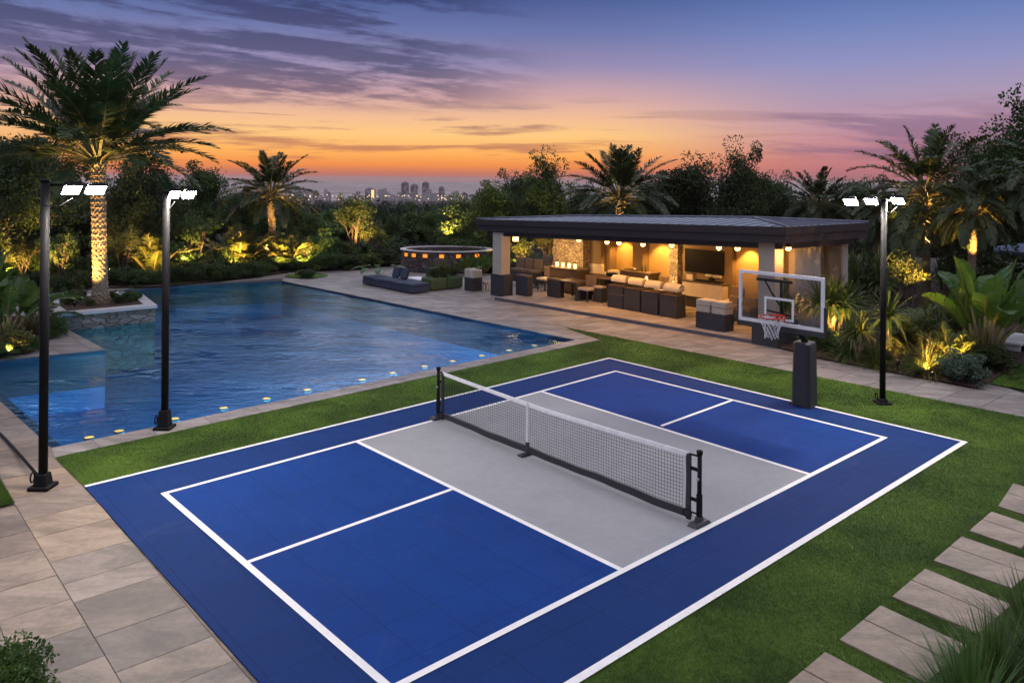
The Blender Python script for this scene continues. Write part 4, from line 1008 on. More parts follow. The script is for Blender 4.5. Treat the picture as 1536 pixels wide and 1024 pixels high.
# console with four candle lanterns
N, a, c = NBp(871, 442, 46, 8, FLZ); h1 = FLZ + .98
o = thing('console_table', 'dark console below the stone chimney carrying four glowing lanterns', 'table', N); body(o, 'body', N, a, c + .3, FLZ, h1 - .05, M_wood, .015); body(o, 'table_top', N + V * .03 - U * .03, a + .06, c + .36, h1 - .049, h1, M_brown, .01)
M_candle = emitmat('candle_glow', (1, .60, .18), 4.)
for i, x in enumerate((838, 846.6, 856, 864.8)):
    p = hit(x, 400, N + U * .2, V); o = thing('lantern', ['leftmost', 'second', 'third', 'rightmost'][i] + ' glowing glass candle lantern on the console by the chimney', 'lantern', Vn((p.x, p.y, h1)), 'candle lanterns on the console')
    b = MB(); b.lathe(p, [(.045, h1 + .001), (.058, h1 + .04), (.058, h1 + .15), (.04, h1 + .18)], 14); b.obj('glass', M_candle, o)
    b = MB(); b.lathe(p, [(.06, h1 + .181), (.06, h1 + .192), (.02, h1 + .21)], 14); b.obj('lid', M_black, o)
q = hit(851, 400, N + U * .2, V); lamp('POINT', 'candle_light', Vn((q.x, q.y, h1 + .35)) - U * .25, 40, (1, .6, .22), .15)
# desk-like table with solid end and its stool
N, a, c = NBp(868, 450, 31, 24, FLZ); h1 = FLZ + hp(N, 28)
o = thing('low_table', 'dark table with a solid end panel and open front in the pavilion foreground', 'table', N)
body(o, 'table_top', N, a, c, h1 - .07, h1, M_wood, .01); body(o, 'end_panel', N - V * .01 + U * .01, .08, c - .02, FLZ, h1 - .071, M_dark, .008); body(o, 'leg', N - V * (a - .07) + U * .01, .06, .06, FLZ, h1 - .071, M_dark); body(o, 'leg', N - V * (a - .07) + U * (c - .08), .06, .06, FLZ, h1 - .071, M_dark); body(o, 'stretcher', N - V * .1 + U * .04, a - .2, .03, FLZ + .25, FLZ + .28, M_black)
N, a, c = NBp(841, 446, 18, 8, FLZ); o = thing('cube_stool', 'dark cube stool just left of the open fronted table', 'stool', N, 'dark cube stools'); body(o, 'body', N, a, c, FLZ, FLZ + .62, M_dark, .012); body(o, 'cushion', N, a, c, FLZ + .621, FLZ + .69, M_brown, .02)
N, a, c = NBp(794, 444.5, 18, 8, FLZ); o = thing('cube_stool', 'dark cube stool against the foot of the left pavilion column', 'stool', N, 'dark cube stools'); body(o, 'body', N, a, c, FLZ, FLZ + .72, M_dark, .012); body(o, 'cushion', N, a, c, FLZ + .721, FLZ + .78, M_brown, .02)
N, a, c = NBp(853, 432, 16, 8, FLZ); o = thing('cube_stool', 'small dark ottoman between the console and the open fronted table', 'stool', N, 'dark cube stools'); body(o, 'body', N, a, c, FLZ, FLZ + .44, M_dark, .012); body(o, 'cushion', N, a, c, FLZ + .441, FLZ + .5, M_brown, .02)
def stool(px, py, label, r=.28, h_=.55):
    p = G(px, py, FLZ); o = thing('side_table', label, 'side table', p); b = MB(); b.lathe(p, [(r, FLZ + h_ - .05), (r + .01, FLZ + h_ - .03), (r, FLZ + h_)], 20); b.obj('table_top', M_brown, o)
    for k in range(4): an = k * PI / 2 + .5; q_ = p + Vn((math.cos(an), math.sin(an), 0)) * r * .8; q_.z = 0; b = MB(); b.tube([q_ + ZZ * FLZ, q_ + ZZ * (FLZ + h_ - .051)], .022, 8); b.obj('leg', M_black, o)
stool(811, 424, 'round brown side table on thin legs near the brown sofas'); stool(906, 446, 'small round side table right of the armchair with yellow cushions', .2, .4)
def rtable(px, py, r, h_, label, m=M_brown):
    p = G(px, py, FLZ); o = thing('round_table', label, 'table', p); b = MB(); b.lathe(p, [(r * .97, FLZ + h_ - .06), (r, FLZ + h_ - .03), (r * .98, FLZ + h_)], 28); b.obj('table_top', m, o)
    b = MB(); b.lathe(p, [(r * .35, FLZ), (r * .33, FLZ + .03), (r * .28, FLZ + .05), (r * .26, FLZ + h_ - .061)], 16); b.obj('pedestal', M_dark, o)
    return p, FLZ + h_
p, z_ = rtable(920, 448, .64, .88, 'round cream topped table on a dark pedestal holding a black bowl'); RTP, RTZ = p, z_
o = thing('bowl', 'black bowl on the round cream topped table', 'bowl', p); b = MB(); b.lathe(p, [(.12, z_ + .002), (.2, z_ + .05), (.23, z_ + .1), (.2, z_ + .1), (.1, z_ + .03)], 18, cap=False); b.obj('bowl', M_black, o); b = MB(); b.lathe(p, [(.08, z_ + .001), (.12, z_ + .002), (.1, z_ + .028)], 12); b.obj('foot', M_black, o)
N, a, c = NBp(977, 448, 46, 12, FLZ); o = thing('bar_counter', 'long dark wooden counter behind the row of cube seats', 'counter', N); body(o, 'body', N, a, c, FLZ, 1.06, M_wood, .015); body(o, 'worktop', N + V * .04 - U * .04, a + .08, c + .5, 1.061, 1.11, M_brown, .01)
N2 = N
o = thing('tray', 'flat dark tray with small dishes on the dark wooden counter', 'tray', N); body(o, 'tray', N - V * .7 + U * .1, .6, .3, .001 + 1.11, 1.135, M_black, .006); b = MB(); b.lathe(N - V * .9 + U * .25, [(.05, 1.136), (.07, 1.19), (.05, 1.19)], 12); b.obj('dish', M_white, o)
N, a, c = NBp(993, 440, 9, 7, FLZ); o = thing('pedestal', 'dark upright pedestal with a small pot left of the lit stone pier', 'pedestal', N); body(o, 'body', N, a, c, FLZ, 1.25, M_dark, .01); b = MB(); b.lathe(N - V * a / 2 + U * c / 2, [(.06, 1.251), (.09, 1.33), (.08, 1.4), (.05, 1.4)], 14); b.obj('pot', M_black, o)
N, a, c = NBp(987, 436, 22, 8, FLZ); o = thing('wall_shelf', 'dark side cabinet beside the upright pedestal', 'cabinet', N); body(o, 'body', N - V * .28, a, c, FLZ, 1.12, M_wood, .015); body(o, 'top_panel', N - V * .26 - U * .02, a + .04, c + .04, 1.121, 1.16, M_brown, .01)
p = hit(972, 425, G(985, 462, 0) + U * 1.0, V); zc = .62; o = thing('candle_holder', 'tall glass candle glowing between the bolsters of the cube seats', 'candle', p)
b = MB(); b.lathe(p, [(.16, FLZ), (.05, FLZ + .04), (.04, zc)], 12); b.obj('stand', M_black, o); b = MB(); b.lathe(p, [(.07, zc + .001), (.075, zc + .12), (.05, zc + .3), (.02, zc + .36)], 12); b.obj('flame_glass', M_candle, o)
lamp('POINT', 'candle_light', p + ZZ * (zc + .5), 5, (1, .55, .2), .1)
N, a, c = NBp(1128, 508, 24, 8, 0); o = MB(); o.nbox(N, a, c + .3, .001, .03, .006); tag(o.obj('doormat', M_pad), 'flat black mat on the path before the near pavilion column', 'mat')

for i, (x, y, l) in enumerate([(905, 452, 'low dark stool before the round cream table'), (948, 452, 'low dark stool left of the row of cube seats, by the round table'), (880, 430, 'dark stool beside the chimney foot')]):
    N, a, c = NBp(x, y, 13, 8, FLZ); o = thing('cube_stool', l, 'stool', N, 'dark cube stools'); body(o, 'body', N, a, c, FLZ, FLZ + .5, M_dark, .012); body(o, 'cushion', N, a, c, FLZ + .501, FLZ + .57, M_beige, .02)
for i, (x, y, l) in enumerate([(905, 443, 'dark square dining table with golden lit top at the left of the dark counter'), (940, 462, 'low dark table just left of the row of cube seats')]):
    N, a, c = NBp(x, y, 26, 14, FLZ); hh_ = (.78, .5)[i]; o = thing('dining_table', l, 'table', N); body(o, 'table_top', N, a, c, FLZ + hh_ - .05, FLZ + hh_, M_wood, .01)
    for s_, u_ in ((.02, .02), (a - .08, .02), (.02, c - .08), (a - .08, c - .08)): body(o, 'leg', N - V * s_ + U * u_, .06, .06, FLZ, FLZ + hh_ - .051, M_dark)
for i, (x, y, l) in enumerate([(884, 452, 'dining chair with brown back left of the square dining table'), (1000, 452, 'chair with brown back between the pedestal and the lit stone pier'), (820, 436, 'chair with brown back left of the lantern console'), (1108, 470, 'chair with brown back right of the pale counter')]):
    N, a, c = NBp(x, y, 13, 8, FLZ); a = max(a, .5); c = max(c, .5); o = thing('chair', l, 'chair', N, 'brown backed chairs in the pavilion'); body(o, 'seat', N, a, c, FLZ + .4, FLZ + .5, M_beige, .03); body(o, 'backrest', N + U * (c - .08), a, .08, FLZ + .501, FLZ + .92, M_brown, .03)
    for s_, u_ in ((.02, .02), (a - .07, .02), (.02, c - .07), (a - .07, c - .07)): body(o, 'leg', N - V * s_ + U * u_, .05, .05, FLZ, FLZ + .399, M_dark)
for i, (p_, hz_, l) in enumerate([(RTP - V * .3, RTZ, 'clear glass on the round table left of the bowl'), (RTP + V * .33, RTZ, 'clear glass on the round table right of the bowl')]):
    b = MB(); b.lathe(p_, [(.03, hz_ + .001), (.035, hz_ + .14), (.03, hz_ + .14), (.026, hz_ + .01)], 10, cap=False); tag(b.obj('glass', M_white), l, 'glass')
p3_ = N2 - V * .35 + U * .2
for i, (dx, l) in enumerate([(0, 'dark bottle on the dark counter, the right one of two'), (.16, 'dark bottle on the dark counter, the left one of two')]):
    b = MB(); b.lathe(p3_ - V * dx, [(.035, 1.111), (.038, 1.29), (.014, 1.34), (.014, 1.4)], 10); tag(b.obj('bottle', M_green), l, 'bottle')

# ------------------------------------------------------------------ lounge set on the deck, stone spa, planter
N, a, c = NBp(621, 444, 82, 27, 0.); n5 = 5; mw = a / n5
for i in range(n5):
    Ni = N - V * (mw * i); o = thing('sofa_module', ['nearest', 'second nearest', 'middle', 'second farthest', 'farthest'][i] + ' slate blue seat module of the low row by the pool', 'sofa module', Ni, 'low slate seat modules on the deck')
    dz = (.02, 0, .01, -.01, .0)[i]; b = MB(); b.nbox(Ni - V * .01, mw - .025, c, .03, .24 + dz, .03, 3); b.obj('base', M_navyf, o); b = MB(); b.nbox(Ni - V * .012, mw - .03, c - .01, .242 + dz, .37 + dz, .045, 3); b.obj('cushion', M_navyf, o)
for i, (s, l) in enumerate(((1.35, 'right slate scatter cushion standing on the low seat row'), (1.95, 'left slate scatter cushion leaning on the low seat row'))):
    q = N - V * s + U * (c * .72); b = MB(); w = .5
    b.hexa([q + ZZ * .38, q - V * w + ZZ * .38, q - V * w + U * .14 + ZZ * .38, q + U * .14 + ZZ * .38], [q + U * .14 + ZZ * .80 + V * .02, q - V * (w + .02) + U * .14 + ZZ * .82, q - V * w + U * .26 + ZZ * .8, q + U * .26 + ZZ * .8], .05)
    tag(b.obj('scatter_cushion', M_navyf), l, 'cushion', 'slate scatter cushions')
Nw, aw, cw = NBp(631, 433.5, 14, 10, 0.); o = thing('low_table', 'white low table between the slate seats and the olive bench', 'table', Nw); body(o, 'table_top', Nw, aw + .3, cw + .3, .25, .32, M_white, .015); body(o, 'leg', Nw - V * .08 + U * .08, aw + .14, cw + .14, .0, .249, M_white, .01)
Ng, ag, cg = NBp(650, 439, 17, 50, 0.); o = thing('planter_bench', 'olive green rounded planter bench filled with leafy plants', 'planter', Ng)
for k in range(2):
    b = MB(); b.nbox(Ng + U * (cg * k / 2), ag, cg / 2 - .02, .02, .5, .1, 4); b.obj('bench_pod', M_green, o)
No, ao, co = NBp(664, 421, 26, 8, 0.); o = thing('ottoman', 'flat slate ottoman behind the olive planter bench', 'ottoman', No); body(o, 'cushion', No, ao, co + .5, .2, .42, M_navyf, .05); body(o, 'base', No - V * .06 + U * .06, ao - .12, co + .38, .0, .199, M_dark, .01)
Nb, ab, cb = NBp(712, 438.5, 13, 14, 0.); o = thing('planter_box', 'charcoal cube with pale top blocks standing left of the pavilion column', 'planter', Nb); body(o, 'body', Nb, ab, cb, 0, hp(Nb, 20), M_dark, .012)
body(o, 'top_block', Nb + V * .0 - U * .0, ab * .55, cb, hp(Nb, 20) + .002, hp(Nb, 32), M_beige, .02); body(o, 'top_block', Nb - V * (ab * .6), ab * .4, cb, hp(Nb, 20) + .002, hp(Nb, 33), M_beige, .02)
Nk, ak, ck = NBp(732, 437, 6, 5, 0.); o = thing('side_stool', 'small pale stool between the planter cube and the left column', 'stool', Nk); body(o, 'seat', Nk, ak, ck, .26, .36, M_beige, .01)
for s_, u_ in ((0, 0), (ak - .05, 0), (0, ck - .05), (ak - .05, ck - .05)): body(o, 'leg', Nk - V * s_ + U * u_, .05, .05, 0, .259, M_beige)
# stone spa
SC = D(672, 400, 38.6); SC.z = 0; SR = 2.22
spa = thing('stone_spa', 'round raised spa of dark rubble stone with pale coping and small amber lights', 'spa', SC)
bm = bmesh.new(); R = random.Random(4); rings = []; nseg = 72
for j in range(9):
    z = 1.0 * j / 8; rings.append([bm.verts.new((SC.x + math.cos(2 * PI * k / nseg) * (SR + R.uniform(-.03, .03)), SC.y + math.sin(2 * PI * k / nseg) * (SR * .72 + R.uniform(-.03, .03)), z)) for k in range(nseg)])
for r0, r1 in zip(rings, rings[1:]):
    for k in range(nseg): bm.faces.new([r0[k], r0[(k + 1) % nseg], r1[(k + 1) % nseg], r1[k]])
mb = MB(); mb.bm.free(); mb.bm = bm; mb.obj('wall', M_lava, spa)
def ellring(mb, r0, r1, z0_, z1_, n=48):
    P = [[mb.bm.verts.new((SC.x + math.cos(2 * PI * k / n) * r, SC.y + math.sin(2 * PI * k / n) * r * .72, z)) for k in range(n)] for r, z in ((r0, z0_), (r0, z1_), (r1, z1_), (r1, z0_))]
    for q0, q1 in zip(P, P[1:] + P[:1]):
        for k in range(n): mb.bm.faces.new([q0[k], q0[(k + 1) % n], q1[(k + 1) % n], q1[k]])
b = MB(); ellring(b, SR + .06, SR - .22, 1.001, 1.045); b.obj('coping', M_cop, spa)
b = MB(); ellring(b, SR - .36, SR - .5, .6, 1.0); b.lathe(SC, [(.1, .62), (SR - .8, .62)], 40, cap=True); b.obj('seat_ring', M_lava, spa)
for k, x in enumerate((608, 621, 639, 664, 689, 716)):
    an = math.acos(max(-1, min(1, ((x - 768) / F * 37.2 - SC.x) / (SR * 1.005)))); p = SC + Vn((math.cos(an) * (SR + .02), -math.sin(an) * (SR * .72 + .02), .80)); tn = Vn((-math.sin(an), -math.cos(an) * .9, 0)).normalized(); nn_ = Vn((math.cos(an), -math.sin(an), 0))
    b = MB(); b.box(p, tn, nn_, .22, .05, .74, .90, .01); b.obj('lamp', emitmat('spa_lamp', (1, .30, .03), 1.1) if k == 0 else bpy.data.materials['spa_lamp'], spa)
# raised stone planter in the pool
pt_ = PG([(76, 472), (90, 482), (239, 466), (217, 450), (185, 446), (76, 456)], .45)
pl0 = thing('stone_planter', 'raised stone planter with pale coping rising from the pool around the tall palm', 'planter', (sum((p for p in pt_), Vn((0, 0, 0))) / 6).xy.to_3d())
cpt = sum((p for p in pt_), Vn((0, 0, 0))) / 6
def shrink(k, z): return [Vn((cpt.x + (p.x - cpt.x) * k, cpt.y + (p.y - cpt.y) * k, z)) for p in pt_]
b = MB(); b.hexa(shrink(.97, -1.45), shrink(.97, .36)); b.obj('wall', M_ledge, pl0)
b = MB(); o6, i6 = shrink(1.0, 0), shrink(.78, 0)
for j in range(6):
    q = (o6[j], o6[(j + 1) % 6], i6[(j + 1) % 6], i6[j]); b.hexa([p + ZZ * .361 for p in q], [p + ZZ * .45 for p in q])
b.obj('coping', M_cop, pl0)
b = MB(); b.hexa(shrink(.775, .3), shrink(.775, .42)); b.obj('soil', M_mulch, pl0)
PLC = cpt
# parasol and lounger beyond the banana plant
pc = D(1590, 360, 30); pc.z = 0; o = thing('parasol', 'blue grey parasol partly seen at the right edge behind the banana plant', 'parasol', pc)
b = MB(); R0 = 2.3; pr = None; ap = Vn((pc.x, pc.y, 2.45))
for k in range(8):
    a_, c_ = 2 * PI * k / 8, 2 * PI * (k + 1) / 8; p0, p1 = (Vn((pc.x + math.cos(x_) * R0, pc.y + math.sin(x_) * R0, 1.92)) for x_ in (a_, c_)); md = (p0 + p1) / 2 - (p0 + p1 - ap * 2) * .02; m0 = (p0 + ap) / 2 - ZZ * .05; m1 = (p1 + ap) / 2 - ZZ * .05
    b.face([ap, m0, m1]); b.face([m0, p0, p1, m1]); b.face([p0, p0 - ZZ * .12, p1 - ZZ * .12, p1])
b.obj('canopy', mat('parasol_blue', (.10, .13, .22), .8, .1, 4, .2), o); b = MB(); b.tube([pc, ap], .03, 10); b.obj('pole', M_black, o); b = MB(); b.lathe(pc, [(.3, 0), (.3, .06), (.05, .1)], 20); b.obj('base', M_black, o)
Nl = G(1536, 520, .0); o = thing('sun_lounger', 'white sun lounger half hidden behind the banana plant at the right edge', 'sun lounger', Nl); body(o, 'seat', Nl, .6, 1.6, .22, .3, M_white, .02); body(o, 'frame', Nl - V * .03 + U * .03, .54, 1.5, .0, .05, M_white, .01)
for u_ in (.1, 1.4): body(o, 'leg', Nl - V * .05 + U * u_, .5, .06, .051, .219, M_white)

# ------------------------------------------------------------------ skyline and a low building below the garden
M_tower, t, b_ = newmat('tower_concrete'); g_ = t.new('ShaderNodeNewGeometry'); sp_ = t.new('ShaderNodeSeparateXYZ'); t.link(g_.outputs['Position'], sp_.inputs[0])
k_ = t.math('MULTIPLY', t.sm(t.math('PINGPONG', sp_.outputs[2], 1.7), .5, .8), t.sm(t.math('PINGPONG', sp_.outputs[0], 1.5), .4, .7)); k_ = t.math('MULTIPLY', k_, t.sm(t.noise(g_.outputs['Position'], .12, 2), .45, .55))
t.link(t.mix(k_, (.07, .055, .06), (.55, .5, .5)), b_.inputs['Base Color']); M_glass = mat('tower_glass', (.35, .33, .36), .25, .3, .05, 0)
M_litw = emitmat('lit_windows', (1, .66, .25), 1.3)
tw = [(608, 10.5, 275, 1, 'second'), (622, 10.5, 278, 1, ''), (639, 10, 274.5, 1, ''), (663, 8.5, 281, 1, ''), (685.5, 7, 287, 1, ''), (556, 14, 285, 0, ''), (440, 9, 292, 0, ''), (459, 9, 288, 0, ''), (474, 8, 290, 0, ''), (492, 8, 291.5, 0, '')]
tl_ = ['leftmost of the three tall dark skyline towers', 'middle one of the three tall dark skyline towers', 'right one of the three tall skyline towers, the tallest', 'slender skyline tower right of the tall three', 'small skyline tower at the right end of the skyline',
       'broad skyline block with a bright yellow lit side', 'small skyline block, leftmost beside the second palm', 'wider skyline block right of the second palm', 'low stepped skyline block left of the lit block', 'skyline block halfway to the broad lit block']
for i, (x, w, ty, crown, _) in enumerate(tw):
    d = 1900 + 40 * (i % 3); c = D(x, 305, d); wz = zt(d); zt_ = D(x, ty, d).z; ww = w * d / F
    o = thing('tower_block', tl_[i], 'tower', Vn((c.x, c.y, wz)), 'high towers on the city skyline')
    b = MB(); X = Vn((1, 0, 0)); Y = Vn((0, 1, 0)); b.box(c, X, Y, ww, ww * .9, wz - 5, zt_ - 4, 0)
    b.box(c, X, Y, ww * .75, ww * .6, zt_ - 3.9, zt_ - 1.8); b.box(c, X, Y, ww * .3, ww * .3, zt_ - 1.7, zt_)
    b.obj('wall', M_tower, o)
    if i in (5, 2, 3):
        b = MB(); x_ = c.x + ww * (.34 if i == 5 else 0); hh = (zt_ - wz) * (.85 if i == 5 else .35); b.box((x_, c.y - ww * .5), X, Y, ww * (.3 if i == 5 else .12), 1., wz + 5, wz + hh); b.obj('lit_windows', M_litw, o)
b = MB(); R = random.Random(9)
for k in range(170):
    x = R.choice((R.uniform(385, 760), R.uniform(560, 760), R.uniform(300, 1300))); d = R.uniform(1650, 2150); c = D(x, 300, d); wz = zt(min(d, 2000)); b.box(c, Vn((1, 0, 0)), Vn((0, 1, 0)), R.uniform(5, 16), 12, wz - 3, wz + R.uniform(8, 26) * (1 if R.random() < .8 else 1.3))
b2 = MB()
for k in range(110):
    x = R.uniform(400, 750) if k % 3 else R.uniform(330, 1250); d = R.uniform(1600, 1640); c = D(x, 300, d); zb = zt(d) + R.uniform(4, 16); s_ = R.uniform(.8, 1.6)
    b2.box((c.x, d), Vn((1, 0, 0)), Vn((0, 1, 0)), s_ * 1.6, 1, zb, zb + s_)
tag(b2.obj('city_lights', emitmat('city_light', (1, .72, .42), 2.2)), 'small warm window lights scattered through the distant city', 'city lights', kind='stuff')
tag(b.obj('city_blocks', mat('city_wall', (.30, .26, .26), .8, .4, .03, 0)), 'low pale city buildings along the skyline', 'city', kind='stuff')
q = D(610, 362, 82); o = thing('low_building', 'low flat grey roofed building among the trees beyond the garden', 'building', Vn((q.x, q.y, -2.9)))
b = MB(); b.box(q, Vn((1, .12, 0)).normalized(), Vn((-.12, 1, 0)).normalized(), 14.5, 7, -4.5, -2.35); b.obj('wall', M_cop, o); b = MB(); b.box(q, Vn((1, .12, 0)).normalized(), Vn((-.12, 1, 0)).normalized(), 15.2, 7.8, -2.349, -2.0, .05); b.obj('roof', mat('grey_roof', (.25, .26, .28), .6, .1, 1, 0), o)
# ------------------------------------------------------------------ vegetation
M_leafD = leafmat('leaf_dark', (.018, .036, .010), (.070, .110, .026))
M_leafM = leafmat('leaf_mid', (.028, .062, .014), (.11, .17, .035))
M_leafL = leafmat('leaf_light', (.050, .070, .012), (.165, .180, .038))
M_leafB = leafmat('leaf_blue', (.030, .050, .030), (.10, .14, .09))
M_palm = leafmat('palm_leaf', (.018, .038, .012), (.075, .105, .032), .2)
M_banana = leafmat('banana_leaf', (.035, .085, .012), (.11, .19, .03), .4, .35)
M_bark = mat('bark', (.10, .075, .055), .9, .35, 6, 1.0, 30)
M_pbark = mat('palm_bark', (.24, .17, .11), .9, .35, 9, 1.0, 25)
M_far = leafmat('far_leaf', (.014, .028, .014), (.040, .062, .030), 0.0, .9, .05)
class LM:
    """collects leaf-like faces in numpy chunks with a tint per face and a material index"""
    def __init__(s): s.v = []; s.f3 = []; s.f4 = []; s.t3 = []; s.t4 = []; s.m3 = []; s.m4 = []; s.n = 0
    def quads(s, v, tint, mi=0):
        k = len(v) // 4; s.v.append(v); s.f4.append(np.arange(4 * k).reshape(-1, 4) + s.n); s.n += len(v); s.t4.append(np.broadcast_to(tint, k) if np.ndim(tint) == 0 else tint); s.m4.append(np.full(k, mi))
    def tris(s, v, tint, mi=0):
        k = len(v) // 3; s.v.append(v); s.f3.append(np.arange(3 * k).reshape(-1, 3) + s.n); s.n += len(v); s.t3.append(np.broadcast_to(tint, k) if np.ndim(tint) == 0 else tint); s.m3.append(np.full(k, mi))
    def mesh(s, name, mats):
        fl = []; ti = []; mi = []
        if s.f4: fl.append(np.concatenate(s.f4)); ti += s.t4; mi += s.m4
        if s.f3: fl.append(np.concatenate(s.f3)); ti += s.t3; mi += s.m3
        return bulk(name, np.concatenate(s.v), fl, None, np.concatenate(ti), mats=mats, midx=np.concatenate(mi))
def unit(a): return a / (np.linalg.norm(a, axis=-1, keepdims=True) + 1e-9)
def rvec(r, n): return unit(r.normal(0, 1, (n, 3)))
def leaves(lm, P, Dr, L, Wd, r, tint, mi=0, droop=0.):
    """diamond leaves at P along Dr"""
    n = len(P); Dr = Dr.copy(); Dr[:, 2] -= droop; Dr = unit(Dr); s = unit(np.cross(Dr, rvec(r, n)))
    L = L[:, None] if np.ndim(L) else L; Wd = Wd[:, None] if np.ndim(Wd) else Wd
    v = np.stack((P, P + Dr * L * .45 + s * Wd, P + Dr * L, P + Dr * L * .45 - s * Wd), 1).reshape(-1, 3)
    lm.quads(v, tint, mi)
def strap(lm, p, d0, L, w, droop, seg, tint, mi=0, fold=0., wprof=None, side=None):
    """one long arching blade: p root, d0 start direction"""
    p = np.array(p, float); d = unit(np.array(d0, float)); pts = [p]; ds = [d]
    for i in range(seg):
        d = unit(d + np.array([0, 0, -droop / seg])); pts.append(pts[-1] + d * L / seg); ds.append(d)
    if side is None:
        sd = np.cross(d0, (0, 0, 1)); 
        if np.linalg.norm(sd) < 1e-3: sd = np.array([1., 0, 0])
        side = unit(sd)
    prof = wprof or (lambda k: (1 - k) ** .6 * min(1, .5 + 3 * k))
    q = []
    for i in range(seg):
        k0, k1 = i / seg, (i + 1) / seg; w0, w1 = w * prof(k0), w * prof(k1); a, b = pts[i], pts[i + 1]
        if fold:
            u0, u1 = np.cross(side, ds[i]) * fold, np.cross(side, ds[i + 1]) * fold
            q += [a, b, b + side * w1 + u1 * w1, a + side * w0 + u0 * w0, a, a - side * w0 + u0 * w0, b - side * w1 + u1 * w1, b]
        else: q += [a - side * w0, a + side * w0, b + side * w1, b - side * w1]
    lm.quads(np.array(q), tint, mi); return pts
def frond(lm, r, p, az_, el_, L, droop, nl, ll, tint, mi=0, wmul=1., vdrop=.25, curl=0., bare=.14):
    """pinnate palm frond with leaflets on both sides of an arching rachis"""
    seg = 14; d = np.array([math.cos(el_) * math.cos(az_), math.cos(el_) * math.sin(az_), math.sin(el_)]); P = [np.array(p, float)]; Ds = [d]
    sw = np.array([-math.sin(az_), math.cos(az_), 0.]) * curl
    for i in range(seg): d = unit(d + np.array([0, 0, -droop / seg * (.5 + i / seg)]) + sw / seg); P.append(P[-1] + d * L / seg); Ds.append(d)
    P = np.array(P); Ds = np.array(Ds); side0 = unit(np.cross(Ds, (0, 0, 1)) + 1e-6)
    q = []
    for i in range(seg):
        w0, w1 = .035 * (1 - i / seg) + .006, .035 * (1 - (i + 1) / seg) + .006
        q += [P[i] - side0[i] * w0, P[i] + side0[i] * w0, P[i + 1] + side0[i + 1] * w1, P[i + 1] - side0[i + 1] * w1]
        up = np.cross(side0[i], Ds[i]); q += [P[i] - up * w0, P[i] + up * w0, P[i + 1] + up * w1, P[i + 1] - up * w1]
    lm.quads(np.array(q), .9, mi + 1)
    for s in (-1, 1):
        k = np.sort(r.uniform(bare, 1, nl)); x = k * seg; i = np.minimum(x.astype(int), seg - 1); f = (x - i)[:, None]
        b = P[i] * (1 - f) + P[i + 1] * f; dd = unit(Ds[i] * (1 - f) + Ds[i + 1] * f); sd = side0[i] * s; up = np.cross(side0[i], dd)
        fw = .45 + .7 * k[:, None]; ld = unit(dd * fw + sd * 1.0 + up * (r.uniform(-.1, .45, nl)[:, None]) + r.normal(0, .07, (nl, 3)))
        ln = ll * np.sin(PI * np.clip(.12 + k * .82, 0, 1)) ** .7 * r.uniform(.85, 1.1, nl); ld2 = unit(ld + np.array([0, 0, -vdrop])); w = (.021 * wmul * np.ones(nl))[:, None]
        n_ = unit(np.cross(ld, dd)); wv = unit(np.cross(ld, n_)) * w; m = b + ld * ln[:, None] * .55; e = m + ld2 * ln[:, None] * .45
        v = np.stack((b - wv * .6, b + wv * .6, m + wv, m - wv), 1).reshape(-1, 3); tt = np.clip(tint + r.normal(0, .15, nl), 0, 1); lm.quads(v, tt, mi)
        lm.tris(np.stack((m - wv, m + wv, e), 1).reshape(-1, 3), tt, mi)
